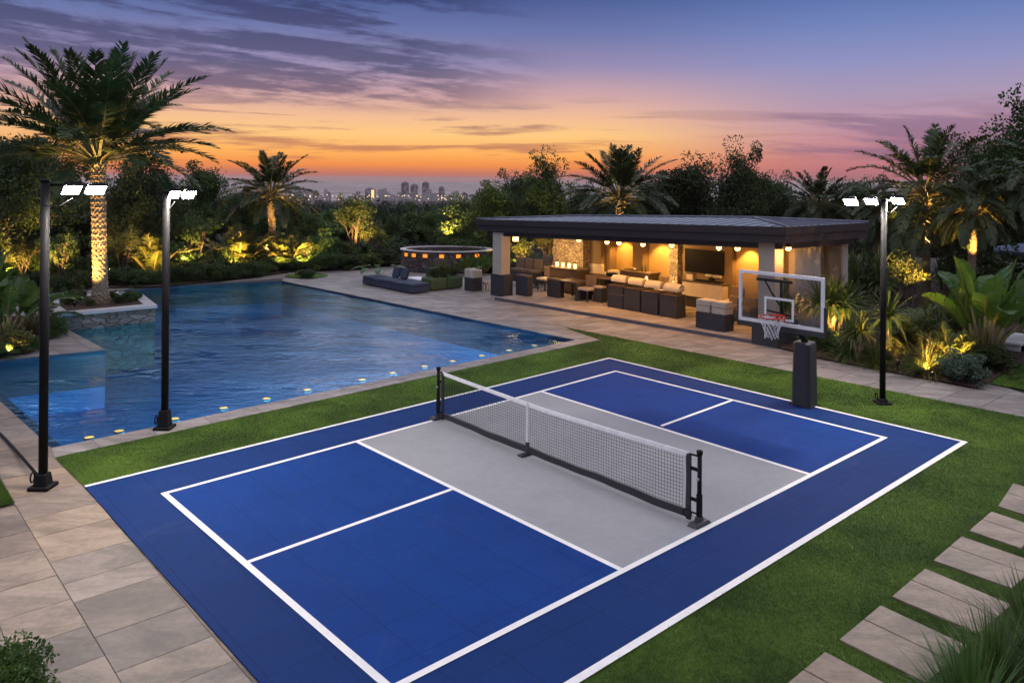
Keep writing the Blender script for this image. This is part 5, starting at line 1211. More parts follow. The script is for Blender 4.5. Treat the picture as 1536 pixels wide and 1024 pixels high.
def palm(label, px, base, top_y, cr, seed, tr=.2, nf=46, d=None, tuft=False, droopy=0., lx=0., cx=None, elmin=-.25, green=.0, nl=70, group='tall palms of the garden', wm=1.):
    r = np.random.default_rng(seed); B = base.copy(); d = B.y
    o = thing('palm_tree', label, 'palm tree', B, group)
    T = D(cx or px, top_y, d + .01); H = T.z - B.z
    # trunk: stacked flaring leaf scars
    b = MB(); n = max(12, int(H / .085)); rings = []; ns_ = 20
    for i in range(n * 2 + 1):
        k = i / (2 * n); c = B.lerp(T, k) + Vn((math.sin(k * 2.4) * lx, 0, 0)); rr = tr * (1.25 - .55 * min(1, k * 5) + .0) if k < .2 else tr * (.70 + .12 * k)
        rr = tr * (.80 + .42 * math.exp(-k * 14) + .05 * k + .16 * max(0, (k - .86) / .14)); flare = (1.10 if i % 2 else .93)
        rings.append([b.bm.verts.new((c.x + math.cos(2 * PI * q / ns_) * rr * (flare if (q + i // 2) % 2 else 2.02 - flare) * r.uniform(.96, 1.04), c.y + math.sin(2 * PI * q / ns_) * rr * (flare if (q + i // 2) % 2 else 2.02 - flare) * r.uniform(.96, 1.04), c.z + (.012 if q % 2 else -.012) + r.uniform(-.006, .006))) for q in range(ns_)])
    for r0, r1 in zip(rings, rings[1:]):
        for q in range(ns_): b.bm.faces.new([r0[q], r0[(q + 1) % ns_], r1[(q + 1) % ns_], r1[q]])
    b.obj('trunk', M_pbark, o)
    lm = LM(); Tn = np.array(T) + np.array([math.sin(2.4) * lx, 0, 0])
    for i in range(nf):
        k = ((i + .5) / nf) ** .72; el_ = math.radians(84) * (1 - k) + elmin * k; el_ += r.normal(0, .06); az_ = i * 2.39996 + r.normal(0, .15)
        L = cr * (.70 + .36 * math.sin(PI * min(1, k * .8 + .05))) * r.uniform(.9, 1.08); p = Tn + np.array([math.cos(az_), math.sin(az_), 0]) * tr * .45 + np.array([0, 0, .25 * (1 - k)])
        frond(lm, r, p, az_, el_, L, (.55 + .75 * k + droopy) * r.uniform(.8, 1.2), nl, cr * .135 + .12, .35 + .3 * r.random(), 0, wm * (.8 + cr * .12), .25 + droopy * .5, r.normal(0, .15), .24)
    # boots of old stalks under the crown
    for i in range(30):
        az_ = i * 2.4; z = -r.uniform(.05, .7 if tuft else .4); strap(lm, Tn + np.array([math.cos(az_) * tr * .7, math.sin(az_) * tr * .7, z]), (math.cos(az_) * .6, math.sin(az_) * .6, 1), r.uniform(.2, .4), .045, .3, 2, .8, 1)
    me = lm.mesh('crown', [M_palm, M_stalk]); link('crown', me, o)
    return o, B, T
M_stalk = mat('palm_stalk', (.20, .17, .06), .6, .25, 5, .2)
def at(px, d, z=0.): rx, _ = ray(px, 330); return Vn((rx * d, d, z))
PALMS = []
PALMS.append(palm('tallest date palm with a wide crown standing in the stone planter', 153, at(153, 25.3, .42), 254, 4.0, 1, tr=.25, nf=58, lx=0, cx=146, nl=96, elmin=.28, droopy=-.15))
PALMS.append(palm('slender palm leaning slightly on the far side of the pool', 411, at(413, 39, 0), 300, 2.5, 2, tr=.20, nf=40, cx=406, elmin=-.2))
PALMS.append(palm('full palm rising behind the middle of the pavilion roof', 929, at(929, 37, 0), 298, 2.9, 3, tr=.25, nf=52, cx=931, elmin=-.25))
PALMS.append(palm('dark palm beyond the right half of the pavilion roof', 1229, at(1231, 41, 0), 302, 2.15, 4, tr=.2, nf=38, cx=1228, elmin=-.3))
PALMS.append(palm('tall palm with a slim ringed trunk behind the right light pole', 1391, at(1391, 29.5, 0), 284, 3.1, 5, tr=.165, nf=50, cx=1390, elmin=-.5, droopy=.25))
PALMS.append(palm('shorter palm with drooping golden lit fronds near the right edge', 1458, at(1457, 27, 0), 305, 1.75, 6, tr=.15, nf=36, cx=1461, tuft=True, droopy=.9, elmin=-.7))
PALMS.append(palm('thin palm just past the right end of the pavilion', 1314, at(1314, 31, 0), 316, 1.4, 7, tr=.13, nf=26, cx=1316, droopy=.5, elmin=-.5))
PALMS.append(palm('palm at the right frame edge with only its left fronds in view', 1556, at(1556, 26.5, 0), 262, 2.0, 8, tr=.15, nf=34, cx=1556, droopy=.7, elmin=-.6))

# --- branching wood for broadleaf trees and shrubs
def wood(r, H, R0, spread, nb, up=.6, lean=(0, 0), start=.35, multi=1):
    """returns a list of (polyline, radii) plus tips, for a tree of height H standing at the origin"""
    out = []; tips = []
    for mth in range(multi):
        a0_ = r.uniform(0, 2 * PI); l_ = spread * (.28 if multi > 1 else .06); base_ = np.array([math.cos(a0_), math.sin(a0_), 0]) * (R0 * 1.2 if multi > 1 else 0)
        n = 8; P = [base_]; dcur = unit(np.array([math.cos(a0_) * l_ + lean[0], math.sin(a0_) * l_ + lean[1], 1.0]))
        for i in range(n): dcur = unit(dcur + r.normal(0, .09, 3) + np.array([0, 0, .05])); P.append(P[-1] + dcur * H * .78 / n)
        rad = [R0 * (1 - .8 * i / n) * (1.25 if i == 0 else 1) for i in range(n + 1)]; out.append((P, rad)); tips.append(P[-1])
        for j in range(nb // multi):
            k = start + (1 - start) * (j + r.random()) / max(1, nb // multi); x = k * n; i = min(int(x), n - 1); p = P[i] * (1 - x + i) + P[i + 1] * (x - i); az_ = j * 2.4 + r.normal(0, .3)
            L = spread * (1.15 - .6 * k) * r.uniform(.7, 1.1); dd = unit(np.array([math.cos(az_), math.sin(az_), up * r.uniform(.5, 1.4)])); Q = [p]
            for s in range(4): dd = unit(dd + r.normal(0, .16, 3) + np.array([0, 0, .08])); Q.append(Q[-1] + dd * L / 4)
            r0 = max(.012, R0 * (1 - .8 * k) * .5); out.append((Q, [r0 * (1 - .2 * s) for s in range(5)])); tips += [Q[-1], Q[3], Q[2]]
            for w in range(2):
                q0 = Q[2 + w]; d2 = unit(dd + r.normal(0, .6, 3)); R_ = [q0, q0 + d2 * L * .25, q0 + d2 * L * .45 + np.array([0, 0, .05 * L])]; out.append((R_, [r0 * .45, r0 * .35, r0 * .2])); tips.append(R_[-1])
    return out, tips
def woodmesh(name, parts, n=7):
    b = MB()
    for P, rad in parts: b.tube([Vn(p) for p in P], rad, n, cap=False)
    me = bpy.data.meshes.new(name); b.bm.to_mesh(me); b.bm.free(); me.materials.append(M_bark); return me
def crownmesh(name, r, tips, H, cl, per, size, m, wratio=.38, fill=1.0, sq=.75, extra=0, droop=.15):
    lm = LM(); C = np.array(tips)
    if extra:
        lo_, hi_ = C.min(0), C.max(0); e = C[r.integers(0, len(C), extra)] + r.normal(0, 1, (extra, 3)) * cl * 1.1; C = np.concatenate((C, e))
    for c in C:
        n = int(per * r.uniform(.5, 1.3)); rr = cl * r.uniform(.5, 1.25); u = rvec(r, n); k = r.uniform(.25, 1, n) ** .5; P = c + u * (k * rr)[:, None] * np.array([1, 1, sq]); P[:, 2] = np.maximum(P[:, 2], .02)
        base_t = r.uniform(.1, .85); leaves(lm, P, unit(u + r.normal(0, .6, (n, 3))), size * r.uniform(.6, 1.3, n), size * wratio * r.uniform(.7, 1.2, n), r, np.clip(base_t + r.normal(0, .18, n), 0, 1), 0, droop)
    return lm.mesh(name, [m])
def proto_tree(seed, m, H=1., kind='tree'):
    r = np.random.default_rng(seed)
    if kind == 'tree': w, t_ = wood(r, 1., .028, .42, 22, .55); return woodmesh('trunk', w), crownmesh('crown', r, t_, 1, .115, 150, .023, m, extra=55)
    if kind == 'tall': w, t_ = wood(r, 1., .022, .26, 22, .9); return woodmesh('trunk', w), crownmesh('crown', r, t_, 1, .085, 120, .021, m, extra=45)
    if kind == 'multi': w, t_ = wood(r, 1., .020, .42, 20, 1.1, start=.45, multi=5); return woodmesh('trunk', w), crownmesh('crown', r, t_, 1, .075, 26, .045, m, .22, extra=10)
    if kind == 'bush': w, t_ = wood(r, .8, .02, .5, 16, .6, start=.1, multi=4); return woodmesh('stem', w), crownmesh('foliage', r, t_, 1, .17, 70, .075, m, extra=26)
    if kind == 'dense': w, t_ = wood(r, .72, .02, .55, 20, .5, start=.05, multi=5); return woodmesh('stem', w), crownmesh('foliage', r, t_, 1, .18, 120, .055, m, extra=45)
PROTO = {}
def P_(kind, seed, m):
    k = (kind, seed, m.name)
    if k not in PROTO: PROTO[k] = proto_tree(seed, m, 1., kind)
    return PROTO[k]
def plant(name, label, cat, meshes, names, loc, h, rot=None, group=None, wide=1.):
    o = thing(name, label, cat, loc, group)
    o.scale = (h * wide, h * wide, h); o.rotation_euler = (0, 0, rot if rot is not None else random.uniform(0, 6.28))
    for me, nm in zip(meshes, names):
        c = bpy.data.objects.new(nm, me); COL.objects.link(c); c.parent = o
    return o
def hgt_at(px, ytop, d, z0=0.): return D(px, ytop, d).z - z0
TR = []
# trees: px, distance, top y, kind, seed, material, width factor, label
trees = [
 (18, 33, 218, 'tree', 1, M_leafD, 1.0, 'dark leafy tree at the far left edge behind the tallest palm'),
 (78, 38, 235, 'tree', 2, M_leafD, 1.0, 'dark tree behind the left light pole'),
 (196, 36, 243, 'tree', 3, M_leafD, .85, 'dark round tree right of the tallest palm trunk'),
 (250, 44, 275, 'tall', 4, M_leafD, 1.1, 'narrow dark tree behind the second light pole'),
 (306, 42, 250, 'tall', 5, M_leafD, 1.0, 'dark tree between the second light pole and the slender palm'),
 (352, 46, 292, 'tree', 1, M_leafD, .9, 'low dark tree left of the slender palm'),
 (455, 47, 322, 'tree', 2, M_leafM, .95, 'green tree right of the slender palm'),
 (500, 52, 318, 'tall', 4, M_leafD, 1.3, 'dark tree left of the lit multi stemmed tree'),
 (590, 50, 330, 'tree', 3, M_leafD, .9, 'dark tree right of the lit multi stemmed tree'),
 (648, 48, 318, 'tree', 5 + 0, M_leafM, .8, 'green tree behind the left side of the stone spa'),
 (700, 45, 300, 'tree', 2, M_leafD, .8, 'dark tree behind the right side of the stone spa'),
 (732, 42, 272, 'tall', 5, M_leafM, 1.2, 'taller green tree left of the pavilion roof end'),
 (782, 44, 262, 'tree', 1, M_leafD, .75, 'dark tree behind the left end of the pavilion roof'),
 (826, 41, 244, 'tree', 3, M_leafD, .75, 'dark tree just left of the palm behind the roof'),
 (868, 46, 280, 'tree', 2, M_leafD, .8, 'dark tree beneath the left fronds of the palm behind the roof'),
 (990, 43, 262, 'tree', 1, M_leafD, .8, 'dark tree beneath the right fronds of the palm behind the roof'),
 (1046, 40, 232, 'tall', 4, M_leafD, 1.2, 'upright dark tree above the middle of the roof ridge'),
 (1102, 42, 228, 'tree', 3, M_leafD, .8, 'big dark tree above the right part of the roof ridge'),
 (1160, 44, 262, 'tree', 2, M_leafD, .8, 'dark tree left of the palm beyond the right roof'),
 (1278, 42, 262, 'tree', 1, M_leafD, .85, 'dark tree left of the three headed light pole'),
 (1335, 40, 315, 'tree', 3, M_leafD, .9, 'dark tree behind the three headed light pole'),
 (1440, 38, 300, 'tree', 2, M_leafD, .9, 'dark tree between the two palms at the right'),
 (1502, 36, 200, 'tree', 1, M_leafD, .8, 'tall dark tree behind the golden lit palm'),
 (1556, 34, 158, 'tree', 3, M_leafD, .85, 'tallest dark tree at the upper right edge'),
]
for x, d, ty, kind, sd, m, wd, lb in trees:
    base = at(x, d, zt(math.hypot(d, at(x, d).x))); h_ = hgt_at(x, ty, d, base.z) / (1.0 if kind == 'tree' else .98)
    plant('tree', lb, 'tree', P_(kind, sd, m), ('trunk', 'crown'), base, h_, group='trees behind the garden', wide=wd * .95)
# a second rank of trees, mid distance, closing the view to the valley
k_ = 0
rt = random.Random(3)
for x in list(range(-40, 340, 42)) + list(range(1000, 1600, 46)) + list(range(420, 760, 60)):
    d = rt.uniform(52, 62); ty = (300 if x < 340 else (284 if x > 900 else 338)) + rt.uniform(-12, 12); base = at(x + rt.uniform(-8, 8), d); base.z = zt(base.length); h_ = hgt_at(x, ty, d, base.z)
    plant('tree', 'dark tree of the rear rank filling the gap behind the garden trees', 'tree', P_(rt.choice(('tree', 'tall')), rt.choice((1, 2, 3)) if False else rt.choice((4, 5)), M_leafD), ('trunk', 'crown'), base, h_, group='rear rank of dark trees', wide=1.15)

# distant woods on the slope below, one mass
r = np.random.default_rng(12); NT_ = 4600
dd_ = 62 + (1750 - 62) * r.uniform(0, 1, NT_) ** 2.2; an = np.radians(r.uniform(-42, 42, NT_)); X = np.tan(an) * dd_; Y = dd_
Zb = np.array([zt(math.hypot(a, b)) for a, b in zip(X, Y)]); hh = r.uniform(5.5, 8.5, NT_) * np.where(r.uniform(0, 1, NT_) < .08, 1.25, 1) * np.clip(dd_ / 120, .55, 1.0)
hh = np.minimum(hh, (CAMZ - r.uniform(.024, .036, NT_) * dd_ - Zb) * .97); hh = np.maximum(hh, 1.5)
lm = LM(); per = 100
C = np.stack((X, Y, Zb), 1).repeat(per, 0); hr = hh.repeat(per); u = rvec(r, NT_ * per); u[:, 2] = np.abs(u[:, 2]); kk = r.uniform(.55, 1, NT_ * per)
lob = r.uniform(.75, 1.25, (NT_, 1)).repeat(per, 0)[:, 0]
P = C + np.stack((u[:, 0] * hr * .52 * lob * kk, u[:, 1] * hr * .52 * lob * kk, hr * (.3 + u[:, 2] * .62 * kk)), 1)
sz = hr * r.uniform(.05, .12, NT_ * per); tt = np.clip(r.uniform(0, 1, NT_).repeat(per) * .7 + r.uniform(0, .3, NT_ * per), 0, 1)
leaves(lm, P, unit(u + r.normal(0, .5, u.shape)), sz, sz * .5, r, tt)
link('distant_woods', lm.mesh('distant_woods', [M_far]), kind='stuff', label='distant dark woods covering the valley to the skyline', cat='woods')

# --- spiky plants
def rosette(lm, r, c, n, L, w, droop, tintb, mi=0, elmin=.1, seg=4, fold=.3):
    for i in range(n):
        az_ = i * 2.4 + r.normal(0, .2); k = i / n; el_ = 1.45 * (1 - k) + elmin * k + r.normal(0, .08)
        d = (math.cos(el_) * math.cos(az_), math.cos(el_) * math.sin(az_), math.sin(el_)); strap(lm, c, d, L * r.uniform(.75, 1.1), w, droop * (.4 + k), seg, np.clip(tintb + r.normal(0, .2), 0, 1), mi, fold)
def spiky_proto(seed, heads, m):
    r = np.random.default_rng(seed); lm = LM(); b = MB()
    for h_ in range(heads):
        a_ = h_ * 2.4 + r.normal(0, .4); k = r.uniform(.28, .62) if heads > 1 else .5; lean_ = r.uniform(.05, .3) if heads > 1 else .02
        tip = np.array([math.cos(a_) * lean_, math.sin(a_) * lean_, k]); b.tube([Vn((0, 0, 0)), Vn(tip * .5 + np.array([0, 0, -.03])), Vn(tip)], [.03, .024, .02], 8)
        rosette(lm, r, tip, 50, .42, .023, 1.15, .5)
    me = bpy.data.meshes.new('stem'); b.bm.to_mesh(me); b.bm.free(); me.materials.append(M_pbark)
    return me, lm.mesh('foliage', [m])
SP = [spiky_proto(31, 1, M_leafM), spiky_proto(32, 4, M_leafM), spiky_proto(33, 6, M_leafD), spiky_proto(34, 3, M_leafL)]
def grass_proto(seed, m, n=240, droop=1.5, w=.010):
    r = np.random.default_rng(seed); lm = LM()
    for i in range(n):
        az_ = r.uniform(0, 2 * PI); el_ = r.uniform(.35, 1.5); c = np.array([math.cos(az_), math.sin(az_), 0]) * r.uniform(0, .10)
        strap(lm, c, (math.cos(el_) * math.cos(az_), math.cos(el_) * math.sin(az_), math.sin(el_)), r.uniform(.7, 1.15), w, droop * r.uniform(.6, 1.3), 6, r.uniform(.1, 1), 0)
    return lm.mesh('foliage', [m])
GR = [grass_proto(41, M_leafL), grass_proto(42, M_leafM), grass_proto(43, M_leafD, 300, 1.0, .012), grass_proto(44, M_leafM, 460, .65, .014)]
def areca_proto(seed, m, n=22, droop=1.0):
    r = np.random.default_rng(seed); lm = LM()
    for i in range(n):
        az_ = i * 2.4 + r.normal(0, .3); el_ = r.uniform(.75, 1.45); frond(lm, r, np.array([math.cos(az_), math.sin(az_), 0]) * .05, az_, el_, r.uniform(.75, 1.1), droop * r.uniform(.8, 1.5), 34, .24, r.uniform(.3, .8), 0, .75, .5)
    return lm.mesh('foliage', [m, M_stalk])
AR = [areca_proto(51, M_leafL), areca_proto(52, M_leafM, 26, 1.2)]
def banana_proto(seed, n=13, m=None, big=1., up_=0.):
    r = np.random.default_rng(seed); lm = LM(); b = MB()
    for i in range(n):
        az_ = i * 2.4 + r.normal(0, .3); k = i / n; el_ = 1.45 * (1 - k) + (.6 + up_) * k + r.normal(0, .08); L = r.uniform(.42, .56) * (1 - .45 * up_); d = np.array([math.cos(el_) * math.cos(az_), math.cos(el_) * math.sin(az_), math.sin(el_)])
        st = np.array([math.cos(az_), math.sin(az_), 0]) * r.uniform(.01, .08); sl = r.uniform(.26, .52); p1 = st + unit(d + np.array([0, 0, .8])) * sl * .6; p2 = p1 + unit(d) * sl * .4
        b.tube([Vn(st), Vn(p1), Vn(p2)], [.018, .013, .009], 7)
        tears = r.random() < .5; w = r.uniform(.12, .165) * big * (1 - .7 * up_); pf = lambda x: math.sin(PI * min(1, .08 + x * .92)) ** .55
        side = unit(np.cross(d, (0, 0, 1)) + r.normal(0, .15, 3)); p = p2; dc = unit(d); seg = 12; pts = [p]; ds = [dc]; dr = (.5 + (1.3 - up_) * k) * r.uniform(.7, 1.2)
        for s in range(seg): dc = unit(dc + np.array([0, 0, -dr / seg])); pts.append(pts[-1] + dc * L / seg); ds.append(dc)
        ti = r.uniform(.2, .9); q = []; qt = []
        for sgn in (-1, 1):
            for s in range(seg):
                w0, w1 = w * pf(s / seg), w * pf((s + 1) / seg); u0 = np.cross(side, ds[s]) * (.22); u1 = np.cross(side, ds[s + 1]) * (.22); rag = (r.uniform(.75, 1.) if tears else 1.)
                wv = .008 * math.sin(s * 2.1 + sgn)
                e0 = pts[s] + side * sgn * w0 * rag + u0 * w0 + ds[s] * w0 * .35 + np.array([0, 0, wv]); e1 = pts[s + 1] + side * sgn * w1 * rag + u1 * w1 + ds[s + 1] * w1 * (.35 - (.12 if tears and s % 3 == 0 else 0)) + np.array([0, 0, -wv])
                q += [pts[s], pts[s + 1], e1, e0]; qt.append(np.clip(ti + r.normal(0, .12), 0, 1))
        lm.quads(np.array(q), np.array(qt)); q = []
        for s in range(seg): ww_ = .008 * (1 - s / seg) + .002; up = np.cross(side, ds[s]) * .004; q += [pts[s] - side * ww_ - up, pts[s] + side * ww_ - up, pts[s + 1] + side * ww_ - up, pts[s + 1] - side * ww_ - up]
        lm.quads(np.array(q), 1., 1)
    me = bpy.data.meshes.new('stem'); b.bm.to_mesh(me); b.bm.free(); me.materials.append(M_stalk)
    return me, lm.mesh('leaf_crown', [m or M_banana, M_stalk])
BA = [banana_proto(61, 22, up_=.35), banana_proto(62, 14, big=.9), banana_proto(63, 14, M_leafM, .8)]
def pl(kind, label, cat, px, py, hpx_, proto, names=('stem', 'foliage'), wide=1., group=None, rot=None, z=.05, div=1.):
    p = G(px, py, z); h_ = hp(p, hpx_) / div
    ms = proto if isinstance(proto, tuple) else (proto,)
    if len(ms) == 1:
        me = ms[0]; o = bpy.data.objects.new(kind, me); COL.objects.link(o); o.location = p; o.scale = (h_ * wide, h_ * wide, h_); o.rotation_euler = (0, 0, rot if rot is not None else random.uniform(0, 6.28)); return tag(o, label, cat, group)
    return plant(kind, label, cat, ms, names, p, h_, rot, group, wide)
gS, gG, gB, gA = 'spiky plants of the garden beds', 'arching grass tufts', 'leafy shrubs of the garden beds', 'feathery fronded plants'
B_ = lambda s, m: P_('bush', s, m)
DN = lambda s, m: P_('dense', s, m)
# right bed
pl('banana_plant', 'large banana plant with upright broad leaves lit from below at the right', 'banana plant', 1482, 530, 168, BA[0], ('stem', 'leaf_crown'), 1.15, rot=.3)
pl('banana_plant', 'smaller banana plant leaning out of frame at the right edge', 'banana plant', 1562, 515, 112, BA[1], ('stem', 'leaf_crown'), 1.1, rot=2.)
for a in [('dracaena', 'lit spiky plant with a ringed stem right behind the light pole', 1336, 532, 132, SP[0], 1.0), ('dracaena', 'branching spiky plant between the hoop and the light pole', 1254, 506, 118, SP[1], 1.), ('dracaena', 'tall spiky plant against the right end of the pavilion', 1298, 466, 108, SP[2], .95),
          ('dracaena', 'dark spiky plant seen through the backboard glass', 1180, 498, 110, SP[1], .8), ('dracaena', 'spiky plant under the pavilion side wall behind the board corner', 1218, 476, 86, SP[2], 1.1), ('dracaena', 'pale green spiky plant right of the pavilion end column', 1290, 425, 62, SP[3], 1.),
          ('dracaena', 'dark spiky plant left of the banana plant', 1425, 520, 84, SP[1], 1.), ('dracaena', 'upright spiky plant before the slim palm trunk', 1425, 446, 80, SP[2], .8), ('dracaena', 'spiky plant in the rear row above the lit shrub', 1340, 420, 66, SP[2], 1.1),
          ('dracaena', 'spiky plant in front of the lit shrub, dark leaves hanging', 1400, 486, 52, SP[3], 1.), ('dracaena', 'low spiky plant left of the pole base', 1292, 533, 78, SP[3], 1.),
          ('dracaena', 'bushy spiky plant behind the low plants near the hoop', 1272, 486, 92, SP[2], 1.), ('dracaena', 'tall dark spiky plant beside the banana plant stems', 1455, 500, 90, SP[2], 1.)]:
    pl(a[0], a[1], 'spiky plant', a[2], a[3], a[4], a[5], wide=a[6], group=gS)
pl('shrub', 'golden lit many stemmed shrub behind the light pole', 'shrub', 1366, 462, 92, P_('multi', 71, M_leafL), ('stem', 'foliage'), 1.05, gB)
pl('grass_tuft', 'brightly lit weeping grass tuft near the path', 'grass', 1394, 548, 52, GR[0], group=gG, div=.75); pl('grass_tuft', 'green grass tuft right of the hoop pole', 'grass', 1276, 528, 46, GR[1], group=gG, div=.75); pl('grass_tuft', 'dark grass tuft below the spiky plant left of the light pole', 'grass', 1246, 516, 34, GR[2], group=gG, div=.75)
pl('grass_tuft', 'grass tuft beyond the weeping tuft under the banana plant', 'grass', 1420, 528, 46, GR[1], group=gG, div=.75); pl('grass_tuft', 'grass tuft at the foot of the lit ringed stem', 'grass', 1318, 540, 36, GR[0], group=gG, div=.75)
pl('shrub', 'round grey green shrub at the tip of the right bed', 'shrub', 1450, 561, 44, DN(81, M_leafB), wide=1.15, group=gB); pl('shrub', 'small yellow green shrub beside the path', 'shrub', 1379, 551, 26, DN(82, M_leafL), wide=1.0, group=gB)
pl('shrub', 'dark low shrub right of the grey green one', 'shrub', 1492, 545, 42, DN(83, M_leafD), wide=1.1, group=gB); pl('shrub', 'small green shrub at the base of the light pole', 'shrub', 1318, 536, 26, DN(82, M_leafM), wide=1.2, group=gB)
pl('shrub', 'dark shrub behind the hoop pole', 'shrub', 1232, 516, 34, DN(83, M_leafM), wide=1.2, group=gB); pl('shrub', 'leafy shrub between the spiky plants in the right bed', 'shrub', 1350, 505, 36, B_(84, M_leafD), wide=1.2, group=gB)
pl('shrub', 'loose dark shrub filling the middle of the right bed', 'shrub', 1402, 500, 34, B_(85, M_leafD), wide=1.3, group=gB); pl('shrub', 'dark shrub at the back of the right bed', 'shrub', 1330, 440, 70, B_(86, M_leafD), wide=1.2, group=gB)
pl('shrub', 'dark shrub under the golden lit palm', 'shrub', 1462, 440, 84, B_(84, M_leafD), wide=1.1, group=gB); pl('shrub', 'dark shrub behind the banana leaves', 'shrub', 1505, 460, 70, B_(85, M_leafD), wide=1.2, group=gB); pl('shrub', 'dark shrub beneath the parasol', 'shrub', 1545, 440, 60, B_(86, M_leafM), wide=1.2, group=gB)
pl('feather_palm', 'lit feathery plant low in the bed left of the banana plant', 'feathery plant', 1434, 538, 50, AR[0], group=gA, div=.8); pl('feather_palm', 'feathery plant behind the lit weeping tuft', 'feathery plant', 1372, 520, 62, AR[1], group=gA, div=.8)
# left bed
pl('banana_plant', 'broad leaved plant at the left edge beside the pool', 'banana plant', 12, 522, 112, BA[2], ('stem', 'leaf_crown'), 1.2, rot=1.)
pl('banana_plant', 'lower broad leaved plant spreading behind the left light pole', 'banana plant', 52, 508, 78, BA[1], ('stem', 'leaf_crown'), 1.2, rot=3.)
pl('banana_plant', 'upright broad leaved plant cut by the left frame edge', 'banana plant', -22, 505, 120, BA[0], ('stem', 'leaf_crown'), 1.1, rot=4.4)
pl('shrub', 'lit yellow green shrub at the left pool bed', 'shrub', 28, 540, 34, B_(84, M_leafL), wide=1.2, group=gB); pl('shrub', 'small round shrub on the tongue of paving by the pool', 'shrub', 84, 514, 30, DN(81, M_leafM), wide=1., group=gB); pl('shrub', 'low dark green shrub behind the left pole in the pool bed', 'shrub', 52, 535, 22, DN(83, M_leafM), wide=1.3, group=gB)
pl('shrub', 'dark shrub at the front corner of the left pool bed', 'shrub', 2, 548, 22, DN(83, M_leafD), wide=1.5, group=gB)
# planting in the stone planter
for i, (x, y, h_, m) in enumerate([(112, 466, 20, M_leafM), (196, 461, 16, M_leafM), (182, 464, 12, M_leafD), (208, 458, 11, M_leafM), (124, 459, 14, M_leafD), (170, 456, 11, M_leafM), (138, 468, 10, M_leafM)]):
    pl('shrub', ['tallest low plant at the left end of the stone planter', 'leafy plant right of the palm foot in the planter', 'dark plant in front of the palm foot in the planter', 'plant at the right end of the stone planter', 'dark plant left behind the palm foot in the planter', 'small plant behind the palm foot in the planter', 'lowest plant left of the palm foot in the planter'][i],
       'shrub', x, y, h_, DN(82, m), wide=1.15, group='low plants in the stone planter', z=.42)
# far bank of the pool: hedges, lit shrubs, multi stemmed trees
far = [('shrub', 'lit shrub left of the left light pole on the far bank', 38, 436, 62, P_('multi', 71, M_leafL), 1.2), ('shrub', 'many stemmed small tree lit from below right of the left light pole', 96, 438, 84, P_('multi', 72, M_leafM), 1.1),
       ('shrub', 'lit many stemmed shrub right of the tall palm trunk', 188, 428, 76, P_('multi', 71, M_leafL), 1.1), ('feather_palm', 'golden lit feathery plant left of the second light pole', 233, 424, 52, AR[0], 1.2),
       ('shrub', 'small tree with pale lit stems right of the second light pole', 296, 415, 92, P_('multi', 72, M_leafM), .95), ('feather_palm', 'golden lit feathery palm left of the slender palm', 362, 412, 56, AR[0], 1.1),
       ('feather_palm', 'bright lit feathery plant right of the slender palm trunk', 431, 408, 42, AR[0], 1.), ('shrub', 'bright lit leafy shrub between the slender palm and the lit tree', 463, 406, 42, P_('multi', 71, M_leafL), 1.0),
       ('tree', 'slim many stemmed tree lit golden between the pool and the spa', 535, 398, 106, P_('multi', 73, M_leafM), .8), ('shrub', 'lit loose shrub right of the slim golden lit tree', 563, 398, 62, P_('multi', 72, M_leafL), 1.0),
       ('shrub', 'lit shrub behind the stone spa', 676, 392, 62, P_('multi', 73, M_leafM), 1.2), ('shrub', 'lit bush seen between the left column and the chimney', 783, 408, 48, P_('multi', 71, M_leafL), 1.2),
       ('shrub', 'tall lit shrub left of the chimney', 822, 404, 62, P_('multi', 72, M_leafL), .9)]
for a in far: pl(a[0], a[1], a[0].replace('_', ' ') if a[0] != 'feather_palm' else 'feathery plant', a[2], a[3], a[4], a[5], ('trunk', 'crown') if a[0] == 'tree' else ('stem', 'foliage'), a[6], div=.8 if a[0] == 'feather_palm' else 1.)
hd = [(-20, 446, 26), (22, 446, 22), (60, 444, 26), (100, 446, 24), (128, 440, 26), (168, 436, 26), (205, 436, 24), (232, 434, 18), (262, 431, 26), (290, 428, 22), (318, 426, 26), (345, 424, 20), (372, 421, 24), (396, 417, 18), (418, 412, 22), (448, 410, 20), (480, 409, 24), (504, 408, 26), (528, 406, 22), (552, 404, 22), (580, 400, 26), (720, 400, 34), (700, 396, 40), (745, 405, 30), (800, 410, 26)]
hl = ['first', 'second', 'third', 'fourth', 'fifth', 'sixth', 'seventh', 'eighth', 'ninth', 'tenth', 'eleventh', 'twelfth', 'thirteenth', 'fourteenth', 'fifteenth', 'sixteenth', 'seventeenth', 'eighteenth', 'nineteenth', 'twentieth']
for i, (x, y, h_) in enumerate(hd):
    if i == 0: lb = 'low hedge bush just outside the left frame edge on the far bank'
    elif i <= 20: lb = hl[i - 1] + ' low bush from the left along the far pool bank'
    else: lb = ['bush right behind the spa rim', 'taller bush left of the planter cube', 'leafy bush against the back of the left column', 'bush inside the open left end of the pavilion'][i - 21]
    pl('hedge_bush', lb, 'bush', x, y, h_, DN((81, 82, 83)[i % 3], (M_leafD, M_leafM, M_leafD)[i % 3]), wide=1.5, group='low bushes edging the far bank')
mids = [(-10, 425, 120), (30, 415, 90), (66, 420, 84), (128, 420, 92), (160, 418, 70), (215, 416, 80), (262, 412, 76), (330, 408, 66), (352, 402, 60), (388, 402, 56), (448, 398, 60), (484, 396, 56), (512, 392, 50), (586, 390, 52), (610, 388, 46), (640, 386, 50), (708, 386, 62), (742, 386, 66), (765, 388, 50), (806, 392, 60), (845, 392, 60)]
